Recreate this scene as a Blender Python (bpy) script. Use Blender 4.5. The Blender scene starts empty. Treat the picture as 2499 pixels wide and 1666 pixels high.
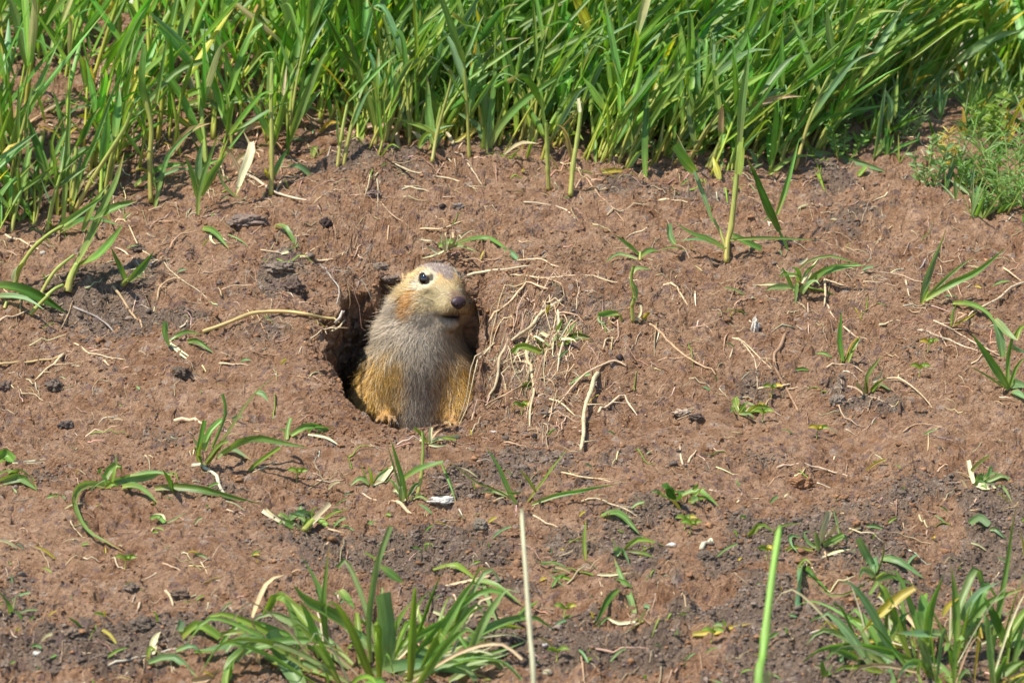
import bpy, math, random
import numpy as np
from mathutils import Vector, Matrix, noise as mnoise

# ------------------------------------------------------------------ camera, sky, sun, exposure
scene = bpy.context.scene
col = scene.collection
CAMD, PITCH, WID = 3.0, math.radians(3.5), 0.65          # metres to the animal, pitch, metres across the frame there
CAM = np.array([0.0, -CAMD*math.cos(PITCH), CAMD*math.sin(PITCH)])
cd = bpy.data.cameras.new("camera"); cam = bpy.data.objects.new("camera", cd); col.objects.link(cam)
cam.location = CAM; cam.rotation_euler = (math.radians(90)-PITCH, 0, 0)
cd.sensor_width = 36; cd.lens = 36*CAMD/WID; cd.clip_start = 0.05; cd.clip_end = 3000
cd.dof.use_dof = True; cd.dof.focus_distance = 2.96; cd.dof.aperture_fstop = 19
scene.camera = cam
SUN = Vector((-0.42, -0.36, 0.83)).normalized()
sd = bpy.data.lights.new("sun", 'SUN'); sd.energy = 4.6; sd.angle = math.radians(0.9); sd.color = (1.0, 0.94, 0.84)
so = bpy.data.objects.new("sun", sd); col.objects.link(so)
so.rotation_euler = SUN.to_track_quat('Z', 'Y').to_euler(); so.location = (0, 0, 3)
w = bpy.data.worlds.new("World"); scene.world = w; w.use_nodes = True
nt = w.node_tree; bg = nt.nodes['Background']
sky = nt.nodes.new('ShaderNodeTexSky'); sky.sky_type = 'NISHITA'; sky.sun_disc = False
sky.sun_elevation = math.asin(SUN.z); sky.sun_rotation = math.atan2(SUN.x, SUN.y)
sky.air_density = 1.0; sky.dust_density = 0.0; sky.ozone_density = 3.5
nt.links.new(sky.outputs[0], bg.inputs[0]); bg.inputs[1].default_value = 0.11
scene.view_settings.view_transform = 'Standard'; scene.view_settings.look = 'None'
scene.view_settings.exposure = 0.82; scene.view_settings.gamma = 1.0
scene.render.resolution_x = 1024; scene.render.resolution_y = 682
scene.cycles.max_bounces = 6; scene.cycles.transparent_max_bounces = 4

rng = np.random.default_rng(7); random.seed(7)
FWD = np.array([0, math.cos(PITCH), -math.sin(PITCH)]); UPV = np.array([0, math.sin(PITCH), math.cos(PITCH)])
K = WID/CAMD/2499.0                                         # tangent per source pixel
def ray(px, py):
    d = FWD + np.array([1.0, 0, 0])*((px-1249.5)*K) + UPV*((833-py)*K)
    return d
def unproj(px, py, y):
    d = ray(px, py); t = (y-CAM[1])/d[1]; return CAM + d*t
def proj(p):
    v = np.asarray(p)-CAM; f = v@FWD
    return 1249.5 + v[..., 0]/f/K, 833 - (v@UPV)/f/K
Z = {'g3': (0, 0, 2.767), 'g4': (830, 0, 2.767), 'g5': (1650, 0, 2.77), 'g6': (0, 550, 2.767), 'b1': (1130, 550, 2.8),
     'b2': (1750, 550, 2.8), 'b3': (0, 1080, 2.675), 'b4': (830, 1050, 2.546), 'b5': (1650, 1080, 2.676), 's': (0, 0, 1.0),
     'z1': (720, 580, 3.137)}
def zp(fr, x, y):
    a = Z[fr]; return a[0]+x/a[2], a[1]+y/a[2]

# ------------------------------------------------------------------ noise
def _h(ix, iy, s):
    n = (ix.astype(np.int64)*374761393 + iy.astype(np.int64)*668265263 + s*1274126177) & 0x7fffffff
    n = ((n ^ (n >> 13))*1103515245 + 12345) & 0x7fffffff
    n = ((n ^ (n >> 15))*22695477 + 1) & 0x7fffffff
    return ((n >> 7) & 0xffff)/65535.0
def vn(x, y, s=0):
    ix = np.floor(x); iy = np.floor(y); fx = x-ix; fy = y-iy
    fx = fx*fx*fx*(fx*(fx*6-15)+10); fy = fy*fy*fy*(fy*(fy*6-15)+10)
    a = _h(ix, iy, s); b = _h(ix+1, iy, s); c = _h(ix, iy+1, s); d = _h(ix+1, iy+1, s)
    return (a*(1-fx)+b*fx)*(1-fy)+(c*(1-fx)+d*fx)*fy-0.5
def fbm(x, y, f, o=4, s=0, g=0.5):
    r = 0; a = 1.0
    for i in range(o):
        r = r + a*vn(x*f+i*17.3, y*f-i*9.1, s+i); f *= 2.07; a *= g
    return r
def worley(x, y, f, s=0):
    x = x*f; y = y*f; ix = np.floor(x); iy = np.floor(y)
    d1 = np.full(x.shape, 9.0); d2 = np.full(x.shape, 9.0); hid = np.zeros(x.shape)
    for i in (-1, 0, 1):
        for j in (-1, 0, 1):
            cx = ix+i; cy = iy+j
            px = cx+_h(cx, cy, s+5); py = cy+_h(cx, cy, s+6)
            d = np.sqrt((x-px)**2+(y-py)**2)
            cl = d < d1
            d2 = np.where(cl, d1, np.minimum(d2, d)); hid = np.where(cl, _h(cx, cy, s+7), hid); d1 = np.where(cl, d, d1)
    return d1, d2, hid
def sst(a, b, x):
    t = np.clip((x-a)/(b-a), 0, 1); return t*t*(3-2*t)

# ------------------------------------------------------------------ terrain
TY = np.array([-400, -40, -5, -1.5, -1.0, -.7, -.5, -.1, 0, .2, .3, .36, .45, .8, 3, 40, 400, 1500.])
TZ = np.array([-.9, -.5, -.36, -.32, -.285, -.245, -.19, -.046, 0, .098, .142, .160, .166, .158, .05, -1.2, -4, -6.])
def base_h(x, y):
    r = 0
    for k in range(-3, 4):
        r = r + np.interp(y+k*0.012, TY, TZ)
    r = r/7
    return r
# patches of dark crumbly soil, from the photograph: centre x, y, half width, half height, strength
CR = [(1290, 1170, 270, 75, 1.2), (1010, 1330, 240, 60, 1), (1180, 1490, 280, 110, 1), (1900, 1540, 620, 170, 1.35), (2330, 1330, 320, 190, 1.1),
      (1800, 1330, 380, 120, 1.1), (1480, 1330, 160, 90, .9), (170, 1570, 260, 90, .9), (90, 1450, 130, 60, .8), (270, 690, 210, 70, 1.1), (690, 670, 70, 70, .8), (1900, 935, 260, 26, 1.0),
      (2090, 530, 130, 60, .9), (620, 1220, 160, 70, .9), (720, 1340, 130, 90, .7), (1500, 790, 90, 60, .7), (1340, 830, 120, 60, .5), (540, 1560, 300, 60, .7),
      (330, 745, 250, 40, .8), (560, 800, 200, 40, .6), (450, 1000, 200, 50, .35), (2150, 1010, 160, 45, .8), (2300, 880, 120, 60, .6), (1330, 900, 60, 140, .6),
      (900, 430, 200, 60, .6), (2000, 420, 200, 60, .8), (1600, 480, 300, 30, .5), (1650, 1120, 350, 40, .4), (300, 450, 500, 60, .4), (2080, 740, 40, 40, .7), (300, 1180, 260, 50, .4)]
def base_hit(px, py):
    d = ray(px, py); ys = np.linspace(-1.2, 1.6, 1400); t = (ys-CAM[1])/d[1]
    zz = CAM[2]+d[2]*t; f = zz-base_h(0, ys); k = np.argmax(f < 0)
    if f[k] >= 0: k = len(ys)-1
    y = ys[k]; tt = t[k]; return CAM[0]+d[0]*tt, y
HX, HY = base_hit(985, 868); HRX, HRY = 0.0545, 0.092
B2X, B2Y = base_hit(1225, 880)
CRW = []
for (px, py, rx, ry, s) in CR:
    cx, cy = base_hit(px, py); _, y0 = base_hit(px, py-ry); _, y1 = base_hit(px, py+ry)
    CRW.append((cx, cy, rx*WID/2499, max(0.004, (y0-y1)/2), s))
SMW = []
for (px, py, rx, ry, s) in [(450, 1330, 420, 120, 1), (620, 960, 330, 110, .8), (2000, 1060, 480, 70, 1), (1700, 660, 260, 70, .7), (1250, 500, 330, 60, .6), (1750, 1180, 300, 60, .8), (2300, 560, 180, 60, .8), (1000, 1120, 300, 50, .8), (250, 1000, 250, 90, .6)]:
    cx, cy = base_hit(px, py); _, y0 = base_hit(px, py-ry); _, y1 = base_hit(px, py+ry); SMW.append((cx, cy, rx*WID/2499, max(0.004, (y0-y1)/2), s))
def smooth_mask(x, y):
    m = np.zeros(np.broadcast(x, y).shape)
    for (cx, cy, rx, ry, s) in SMW:
        m = np.maximum(m, s*(1-sst(0.4, 1.2, np.sqrt(((x-cx)/rx)**2+((y-cy)/ry)**2)+fbm(x, y, 30, 3, 55)*.6)))
    return m
def crumb_mask(x, y):
    m = np.zeros(np.broadcast(x, y).shape)
    for (cx, cy, rx, ry, s) in CRW:
        r = np.sqrt(((x-cx)/rx)**2+((y-cy)/ry)**2)
        m = np.maximum(m, s*(1-sst(0.55, 1.15, r)))
    n = fbm(x, y, 28, 4, 50)
    m = np.clip(m*(0.62+2.0*n)+0.35*n, 0, 1)
    front = sst(-0.18, -0.42, y)*0.35
    return np.clip(m+front*(0.5+1.6*n)*np.interp(x, [-.12, .02, .12], [.5, 1, 1.7]), 0, 1)
def hole_w(x, y):
    n = fbm(x, y, 38, 2, 80)*0.30+fbm(x, y, 150, 2, 81)*0.05
    dx = (x-HX)/HRX; dy = (y-HY)/HRY
    r = (np.abs(dx)**2.4+np.abs(dy)**2.4)**(1/2.4)
    r = r + 1.25*np.clip(-dx-.12, 0, 1)*np.clip(-dy-.12, 0, 1) - .16*np.clip(-dx, 0, 1)*sst(.1, .5, dy)
    n = n + (vn(x*110, y*110, 83)*.16+vn(x*260, y*260, 84)*.09)*sst(-.3, .3, dy-dx*.8)
    k = np.where(dy < -0.45, 0.15, 1.0)                     # the front lip is smooth and trodden
    return r+n*k
def height(x, y, full=True):
    z = base_h(x, y)
    far = sst(0.45, 0.8, np.abs(x))+sst(0.5, 1.2, y)+sst(-0.6, -1.0, y); k = np.clip(1-far*0.75, 0.2, 1)
    z = z + 0.016*fbm(x, y, 3.3, 2, 3)*k + 0.012*fbm(x, y, 11, 2, 5)*k
    # the left part of the bank stands a little higher behind, the right one falls off
    z = z + (0.046*sst(-0.02, -0.22, x)-0.010*sst(0.05, 0.3, x))*sst(0.13, 0.46, y)*(1-sst(1, 3, y))
    def bump(px, py, rx, ry, a):
        cx, cy = base_hit(px, py); return a*np.exp(-((x-cx)/rx)**2-((y-cy)/ry)**2)
    z = z + bump(280, 712, .042, .020, -.020)+bump(2085, 545, .034, .018, -.020)+bump(2060, 590, .06, .012, .005)+bump(640, 690, .020, .012, -.008)+bump(1950, 960, .10, .015, -.006)+bump(2330, 520, .06, .04, .008)
    z = z + bump(1550, 760, .06, .05, .016)+bump(1010, 1110, .09, .03, .005)+bump(720, 1000, .05, .05, .006)+bump(1700, 640, .1, .05, .009)
    cm = crumb_mask(x, y)
    if full:
        wx = x+0.004*fbm(x, y, 60, 2, 21); wy = y+0.004*fbm(x, y, 60, 2, 22)
        z = z + 0.0052*fbm(wx, wy, 34, 3, 11)
        rg = 1-np.abs(fbm(wx, wy, 75, 3, 31))*2.6
        z = z - 0.0040*np.clip(rg-0.55, 0, 1)*(0.5+1.2*np.clip(fbm(x, y, 14, 2, 33)+.4, 0, 1))
        rgh = (0.45+1.5*np.clip(fbm(x, y, 15, 3, 47)+.35, 0, 1))*(1-.75*smooth_mask(x, y))          # trodden smooth here, broken there
        z = z + 0.0030*fbm(wx*.55, wy, 190, 3, 41)*(rgh+.6*cm)
        z = z + 0.0015*fbm(wx*0.55, wy, 420, 2, 43)*rgh
        z = z + 0.0042*fbm(wx*.8, wy, 70, 2, 49)*rgh
        e1, e2, hd1 = worley(wx*.6+.3, wy, 160, 64); z = z + 0.0022*rgh*(hd1-.35)*(hd1 > .45)*sst(.04, .14, e2-e1)
        # flaky crust: small stepped plates
        d1, d2, hid = worley(wx*0.8, wy, 95, 60)
        z = z + (0.0030*(hid-0.5)*sst(0.03, 0.12, d2-d1))*(1-0.5*cm)*rgh
        pits = np.clip(fbm(x, y, 120, 2, 45)-0.27, 0, 1); z = z - 0.016*pits*(1-cm*0.4)
        d1, d2, hid = worley(wx, wy, 210, 70)
        z = z + cm*0.0030*(0.4+hid)*np.clip(0.75-d1, 0, 1)
        d1, d2, hid = worley(wx, wy, 110, 71)
        z = z + cm*0.0040*(hid > 0.62)*np.clip(0.8-d1*1.3, 0, 1)
    # bowl to the right of the animal and the burrow itself
    rb = np.sqrt(((x-B2X)/0.034)**2+((y-B2Y)/0.075)**2)
    z = z - 0.036*(1-sst(0.30, 1.0, rb+fbm(x, y, 60, 3, 90)*0.5))
    r = hole_w(x, y)
    z = z - 0.100*(1-sst(0.50, 1.0, r))
    z = z - 0.004*(1-sst(0.95, 1.25, r))
    return z

def axis(lo, hi, step, far_lo, far_hi):
    core = list(np.arange(lo, hi, step)); a = []; s = step; v = lo
    while v > far_lo: s *= 1.28; v -= s; a.append(v)
    b = []; s = step; v = core[-1]
    while v < far_hi: s *= 1.28; v += s; b.append(v)
    return np.array(a[::-1]+core+b)
def densify(g, lo, hi):
    m = (g[:-1]+g[1:])/2; m = m[(m > lo) & (m < hi)]; return np.sort(np.concatenate([g, m]))
GX = densify(axis(-0.385, 0.395, 0.00115, -700, 700), HX-.06, HX+.055); GY = densify(axis(-0.50, 0.42, 0.00125, -400, 1500), HY-.10, HY+.11)
MX, MY = np.meshgrid(GX, GY)
MH = height(MX, MY)
def H(x, y):
    i = np.clip(np.searchsorted(GX, x)-1, 0, len(GX)-2); j = np.clip(np.searchsorted(GY, y)-1, 0, len(GY)-2)
    fx = (x-GX[i])/(GX[i+1]-GX[i]); fy = (y-GY[j])/(GY[j+1]-GY[j])
    return (MH[j, i]*(1-fx)+MH[j, i+1]*fx)*(1-fy)+(MH[j+1, i]*(1-fx)+MH[j+1, i+1]*fx)*fy
_ys = np.linspace(-0.9, 1.4, 2600)
def P(px, py, lift=0.0):
    d = ray(px, py); t = (_ys-CAM[1])/d[1]; xs = CAM[0]+d[0]*t; zs = CAM[2]+d[2]*t
    f = zs-H(xs, _ys)-lift; k = int(np.argmax(f < 0))
    if k == 0: k = len(_ys)-1
    a = f[k-1]/(f[k-1]-f[k]) if f[k] < 0 else 1.0
    y = _ys[k-1]+(_ys[k]-_ys[k-1])*a; t = (y-CAM[1])/d[1]
    return CAM + d*t
def S(px): return px*WID/2499                               # a length in source pixels -> metres

# ------------------------------------------------------------------ helpers
def tag(o, label=None, cat=None, group=None, kind=None):
    if label: o['label'] = label
    if cat: o['category'] = cat
    if group: o['group'] = group
    if kind: o['kind'] = kind
    return o
def mesh_obj(name, V, F, mat, parent=None, C=None, U=None, smooth=True, origin=None):
    """V (n,3) array, F list/array of faces (all same length or mixed); C point colours; U point vec (leaf coordinates)"""
    V = np.asarray(V, dtype=np.float32)
    if origin is not None: V = V-np.asarray(origin, dtype=np.float32)
    me = bpy.data.meshes.new(name)
    F = np.asarray(F)
    n, k = F.shape
    me.vertices.add(len(V)); me.vertices.foreach_set('co', V.ravel())
    me.loops.add(n*k); me.loops.foreach_set('vertex_index', F.astype(np.int32).ravel())
    me.polygons.add(n); me.polygons.foreach_set('loop_start', np.arange(0, n*k, k, dtype=np.int32))
    me.polygons.foreach_set('loop_total', np.full(n, k, dtype=np.int32))
    me.polygons.foreach_set('use_smooth', np.full(n, smooth, dtype=bool))
    me.update(calc_edges=True)
    if C is not None:
        a = me.color_attributes.new('Col', 'FLOAT_COLOR', 'POINT'); C = np.asarray(C, dtype=np.float32)
        a.data.foreach_set('color', np.concatenate([C[:, :3], np.ones((len(C), 1), np.float32)], 1).ravel())
    if U is not None:
        a = me.attributes.new('leafuv', 'FLOAT_VECTOR', 'POINT'); a.data.foreach_set('vector', np.asarray(U, dtype=np.float32).ravel())
    me.materials.append(mat)
    o = bpy.data.objects.new(name, me); col.objects.link(o)
    if parent is not None: o.parent = parent
    elif origin is not None: o.location = origin
    return o
def empty(name, loc):
    o = bpy.data.objects.new(name, None); o.empty_display_size = 0.02; col.objects.link(o); o.location = loc; return o

class MB:                                                    # gathers quads with colours and leaf coordinates
    def __init__(s): s.V = []; s.F = []; s.C = []; s.U = []; s.n = 0
    def add(s, V, F, C, U):
        s.V.append(V); s.F.append(np.asarray(F)+s.n); s.C.append(C); s.U.append(U); s.n += len(V)
    def build(s, name, mat, parent=None, origin=None, smooth=True):
        return mesh_obj(name, np.concatenate(s.V), np.concatenate(s.F), mat, parent, np.concatenate(s.C), np.concatenate(s.U), smooth, origin)

def spline(P_, n):
    P_ = np.asarray(P_, dtype=float)
    if len(P_) == 2: t = np.linspace(0, 1, n)[:, None]; return P_[0]*(1-t)+P_[1]*t
    Q = np.vstack([2*P_[0]-P_[1], P_, 2*P_[-1]-P_[-2]])
    L = np.concatenate([[0], np.cumsum(np.linalg.norm(np.diff(P_, axis=0), axis=1))])
    tt = np.linspace(0, L[-1], n); out = []
    for t in tt:
        i = min(max(int(np.searchsorted(L, t)-1), 0), len(P_)-2); u = (t-L[i])/max(1e-9, L[i+1]-L[i])
        a, b, c, d = Q[i], Q[i+1], Q[i+2], Q[i+3]
        out.append(0.5*((2*b)+(c-a)*u+(2*a-5*b+4*c-d)*u*u+(3*b-a-3*c+d)*u**3))
    return np.array(out)
def unit(v):
    return v/np.maximum(1e-12, np.linalg.norm(v, axis=-1, keepdims=True))

def blade(mb, pts, W, c0, c1, ctip=None, n=None, face=None, twist=0.0, fold=0.28, wb=0.55, blunt=False, r=rng, peak=0.35, thick=True):
    """a grass leaf: pts centre line, W greatest width, colours from sheath (c0) to blade (c1) and tip"""
    L = np.linalg.norm(np.diff(np.asarray(pts), axis=0), axis=1).sum()
    if n is None: n = int(np.clip(L/0.006, 6, 16))
    p = spline(pts, n); T = unit(np.gradient(p, axis=0)); t = np.linspace(0, 1, n)
    if face is None:
        a = r.normal(0, 0.5); face = np.array([math.sin(a), -math.cos(a), 0.35+r.normal(0, .25)])
    fv = np.tile(face, (n, 1)); B = unit(np.cross(T, fv)); N = unit(np.cross(B, T))
    W = W*1.08; ang = twist*(t-0.3); B = B*np.cos(ang)[:, None]+N*np.sin(ang)[:, None]; N = unit(np.cross(B, T))
    if blunt: w = np.where(t < peak, wb+(1-wb)*t/peak, 1-0.15*(t-peak)/(1-peak))
    else: w = np.where(t < peak, wb+(1-wb)*np.sin(t/peak*math.pi/2), (1-((t-peak)/(1-peak))**1.9))
    w = np.maximum(w, 0.03)*(1+0.05*r.normal(size=n))
    hw = (w*W/2)[:, None]; fo = hw*fold*2
    us = np.array([-1, -.45, 0, .45, 1.0]); hz = np.array([1, .35, 0, .35, 1.0])
    V = np.concatenate([p+B*hw*u+N*fo*h for u, h in zip(us, hz)])
    rid = r.random()*50
    q = []
    for k in range(4):
        for i in range(n-1): q.append((k*n+i, k*n+i+1, (k+1)*n+i+1, (k+1)*n+i))
    c0 = np.asarray(c0); c1 = np.asarray(c1)
    g = sst(0.0, 0.35, t)[:, None]; C = c0*(1-g)+c1*g
    if ctip is not None:
        g = sst(0.78, 0.97, t)[:, None]; C = C*(1-g)+np.asarray(ctip)*g
    C = np.concatenate([C*(1.25 if u == 0 else 1.0) for u in us])
    U = np.concatenate([np.stack([np.full(n, u*W*500), t*L*1000, np.full(n, rid)], 1) for u in us])
    mb.add(V, q, C, U)

def tube(mb, pts, R, c0, c1=None, sides=6, n=None, r=rng, taper=0.5, wob=0.15, knots=None, smooth_r=True):
    L = np.linalg.norm(np.diff(np.asarray(pts), axis=0), axis=1).sum()
    if n is None: n = int(np.clip(L/0.004, 5, 34))
    p = spline(pts, n); T = unit(np.gradient(p, axis=0)); t = np.linspace(0, 1, n)
    up = np.array([0.13, -0.4, 0.9]); B = unit(np.cross(T, up)); N = np.cross(B, T)
    rad = R*(1-(1-taper)*t)*(1+wob*np.sin(t*L*900+r.random()*6)*r.random()+wob*r.normal(size=n)*.5)
    if knots is not None:
        for kk in knots: rad = rad*(1+0.35*np.exp(-((t-kk)/0.02)**2))
    rad[-1] *= 0.5
    a = np.arange(sides)*2*math.pi/sides
    V = np.concatenate([p+(B*math.cos(x)+N*math.sin(x))*rad[:, None]*(1+wob*.5*r.normal()) for x in a])
    q = [(k*n+i, k*n+i+1, ((k+1) % sides)*n+i+1, ((k+1) % sides)*n+i) for k in range(sides) for i in range(n-1)]
    # end caps as thin quads fans
    for e in (0, n-1):
        for k in range(1, sides-2, 2): q.append((0*n+e, k*n+e, (k+1)*n+e, (k+2)*n+e))
    c0 = np.asarray(c0); c1 = c0 if c1 is None else np.asarray(c1)
    C1 = c0*(1-t[:, None])+c1*t[:, None]; C = np.concatenate([C1]*sides)
    rid = r.random()*50
    U = np.concatenate([np.stack([np.full(n, math.cos(x)*R*1000), t*L*1000, np.full(n, rid+math.sin(x)*R*1000)], 1) for x in a])
    mb.add(V, q, C, U)

# ------------------------------------------------------------------ materials
def newmat(name):
    m = bpy.data.materials.new(name); m.use_nodes = True; t = m.node_tree; b = t.nodes['Principled BSDF']; return m, t, b
def nd(t, ty, **k):
    n = t.nodes.new(ty)
    for a, v in k.items(): setattr(n, a, v)
    return n
def mixc(t, f, a, b, mode='MIX'):
    m = nd(t, 'ShaderNodeMix', data_type='RGBA', blend_type=mode)
    for s, v in ((0, f), (6, a), (7, b)):
        if hasattr(v, 'links') or isinstance(v, bpy.types.NodeSocket): t.links.new(v, m.inputs[s])
        else: m.inputs[s].default_value = v if s == 0 else (*v, 1) if len(v) == 3 else v
    return m.outputs[2]
def noise_n(t, vec, sc, det=4, rough=0.6, dist=0.0):
    n = nd(t, 'ShaderNodeTexNoise'); n.inputs['Scale'].default_value = sc; n.inputs['Detail'].default_value = det
    n.inputs['Roughness'].default_value = rough; n.inputs['Distortion'].default_value = dist
    if vec is not None: t.links.new(vec, n.inputs['Vector'])
    return n.outputs['Fac']
def ramp(t, fac, lo, hi, a=0.0, b=1.0):
    r = nd(t, 'ShaderNodeMapRange'); r.clamp = True
    for i, v in enumerate((lo, hi, a, b)): r.inputs[1+i].default_value = v
    t.links.new(fac, r.inputs[0]); return r.outputs[0]
def mth(t, op, a, b):
    m = nd(t, 'ShaderNodeMath', operation=op)
    for i, v in ((0, a), (1, b)):
        if isinstance(v, bpy.types.NodeSocket): t.links.new(v, m.inputs[i])
        else: m.inputs[i].default_value = v
    return m.outputs[0]

def leaf_material(name, trans=0.42, rough=0.42, vein=True, spec=0.45):
    m, t, b = newmat(name)
    at = nd(t, 'ShaderNodeAttribute', attribute_name='Col'); uv = nd(t, 'ShaderNodeAttribute', attribute_name='leafuv')
    mp = nd(t, 'ShaderNodeMapping'); mp.inputs['Scale'].default_value = (2.6, 0.035, 1.0); t.links.new(uv.outputs['Vector'], mp.inputs['Vector'])
    st = noise_n(t, mp.outputs[0], 1.0, 2, 0.6)
    mp2 = nd(t, 'ShaderNodeMapping'); mp2.inputs['Scale'].default_value = (.4, 0.06, 1.0); t.links.new(uv.outputs['Vector'], mp2.inputs['Vector'])
    bl = noise_n(t, mp2.outputs[0], 1.0, 4, 0.65)
    f = ramp(t, st, 0.3, 0.7, 0.68, 1.32); f2 = ramp(t, bl, 0.3, 0.7, 0.75, 1.25)
    k = mth(t, 'MULTIPLY', f, f2)
    hv = nd(t, 'ShaderNodeHueSaturation'); t.links.new(at.outputs['Color'], hv.inputs['Color']); t.links.new(k, hv.inputs['Value'])
    hue = ramp(t, bl, 0.2, 0.8, 0.485, 0.515); t.links.new(hue, hv.inputs['Hue'])
    sp = noise_n(t, uv.outputs['Vector'], 0.55, 4, 0.8)
    c = mixc(t, ramp(t, sp, 0.66, 0.78, 0, 0.6), hv.outputs[0], (0.30, 0.25, 0.10))
    t.links.new(c, b.inputs['Base Color']); b.inputs['Roughness'].default_value = rough; b.inputs['Specular IOR Level'].default_value = spec
    bp = nd(t, 'ShaderNodeBump'); bp.inputs['Strength'].default_value = 0.35; bp.inputs['Distance'].default_value = 0.0004
    t.links.new(st, bp.inputs['Height']); t.links.new(bp.outputs[0], b.inputs['Normal'])
    if trans > 0:
        tr = nd(t, 'ShaderNodeBsdfTranslucent'); mx = nd(t, 'ShaderNodeMixShader'); mx.inputs[0].default_value = trans
        tc = mixc(t, 1.0, c, (1.1, 1.25, 0.45), 'MULTIPLY'); t.links.new(tc, tr.inputs[0])
        out = t.nodes['Material Output']; t.links.new(b.outputs[0], mx.inputs[1]); t.links.new(tr.outputs[0], mx.inputs[2]); t.links.new(mx.outputs[0], out.inputs[0])
    return m
M_LEAF = leaf_material('grass_leaf')
M_STEM = leaf_material('grass_stem', 0.12, 0.5)
M_DRY = leaf_material('dry_stalk', 0.10, 0.75, spec=0.2)
def root_material():
    m, t, b = newmat('root_skin')
    at = nd(t, 'ShaderNodeAttribute', attribute_name='Col'); g = nd(t, 'ShaderNodeNewGeometry')
    n1 = noise_n(t, g.outputs['Position'], 260, 5, 0.7); n2 = noise_n(t, g.outputs['Position'], 900, 4, 0.7)
    f = mth(t, 'MULTIPLY', ramp(t, n1, .3, .7, .62, 1.3), ramp(t, n2, .3, .7, .75, 1.2))
    hv = nd(t, 'ShaderNodeHueSaturation'); t.links.new(at.outputs['Color'], hv.inputs['Color']); t.links.new(f, hv.inputs['Value'])
    c = mixc(t, ramp(t, n1, .56, .72, 0, .75), hv.outputs[0], (0.22, 0.12, 0.07))
    t.links.new(c, b.inputs['Base Color']); b.inputs['Roughness'].default_value = .8; b.inputs['Specular IOR Level'].default_value = .2
    bp = nd(t, 'ShaderNodeBump'); bp.inputs['Strength'].default_value = .7; bp.inputs['Distance'].default_value = .0006
    t.links.new(n2, bp.inputs['Height']); t.links.new(bp.outputs[0], b.inputs['Normal'])
    return m
M_ROOT = root_material()
def soil_material(name, clod=False):
    m, t, b = newmat(name)
    g = nd(t, 'ShaderNodeNewGeometry'); pos = g.outputs['Position']
    at = nd(t, 'ShaderNodeAttribute', attribute_name='Col')
    n0 = noise_n(t, pos, 14, 5, .6); n1 = noise_n(t, pos, 70, 6, .7, .3); n2 = noise_n(t, pos, 420, 5, .75); n3 = noise_n(t, pos, 1400, 4, .8)
    brown = mixc(t, ramp(t, n0, .35, .65), (0.280, 0.143, 0.073), (0.375, 0.218, 0.122))
    brown = mixc(t, ramp(t, n1, .40, .70), brown, (0.485, 0.315, 0.203))
    brown = mixc(t, ramp(t, n1, .42, .25, 0, .75), brown, (0.150, 0.080, 0.048))  # dark brown noise paints crevice shade into the soil colour
    gray = mixc(t, ramp(t, n1, .35, .65), (0.165, 0.119, 0.086), (0.305, 0.225, 0.162))
    cm = nd(t, 'ShaderNodeSeparateColor'); t.links.new(at.outputs['Color'], cm.inputs[0])
    mk = mth(t, 'ADD', cm.outputs[0], mth(t, 'MULTIPLY', mth(t, 'SUBTRACT', n2, 0.5), 1.3))
    vg = nd(t, 'ShaderNodeTexVoronoi'); vg.inputs['Scale'].default_value = 330; t.links.new(pos, vg.inputs['Vector'])
    vs = nd(t, 'ShaderNodeSeparateColor'); t.links.new(vg.outputs['Color'], vs.inputs[0])
    mk = mth(t, 'ADD', mk, mth(t, 'MULTIPLY', mth(t, 'SUBTRACT', vs.outputs[2], .5), .55))
    c = mixc(t, ramp(t, mk, .38, .66, 0, .9), brown, gray)
    # purple-grey and pale specks
    v = nd(t, 'ShaderNodeTexVoronoi'); v.inputs['Scale'].default_value = 260; t.links.new(pos, v.inputs['Vector'])
    sc = nd(t, 'ShaderNodeSeparateColor'); t.links.new(v.outputs['Color'], sc.inputs[0])
    c = mixc(t, ramp(t, sc.outputs[0], .86, .93, 0, .55), c, (0.17, 0.115, 0.115))
    c = mixc(t, ramp(t, sc.outputs[1], .965, .98, 0, .6), c, (0.46, 0.36, 0.28))
    k = mth(t, 'MULTIPLY', ramp(t, n2, .30, .70, .55, 1.36), ramp(t, n3, .30, .70, .66, 1.30))  # bump lows are darkened as well, crevice shade put into the colour
    hv = nd(t, 'ShaderNodeHueSaturation'); t.links.new(c, hv.inputs['Color']); t.links.new(k, hv.inputs['Value'])
    # beyond the bank the field is green
    far = mixc(t, cm.outputs[1], hv.outputs[0], (0.07, 0.11, 0.025))
    t.links.new(far, b.inputs['Base Color']); b.inputs['Roughness'].default_value = .92; b.inputs['Specular IOR Level'].default_value = .15
    hgt = mth(t, 'ADD', mth(t, 'MULTIPLY', n2, 1.0), mth(t, 'MULTIPLY', n3, .45))
    bp = nd(t, 'ShaderNodeBump'); bp.inputs['Strength'].default_value = 1.0; bp.inputs['Distance'].default_value = .0036
    t.links.new(hgt, bp.inputs['Height']); t.links.new(bp.outputs[0], b.inputs['Normal'])
    return m
M_SOIL = soil_material('dry_soil')
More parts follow.
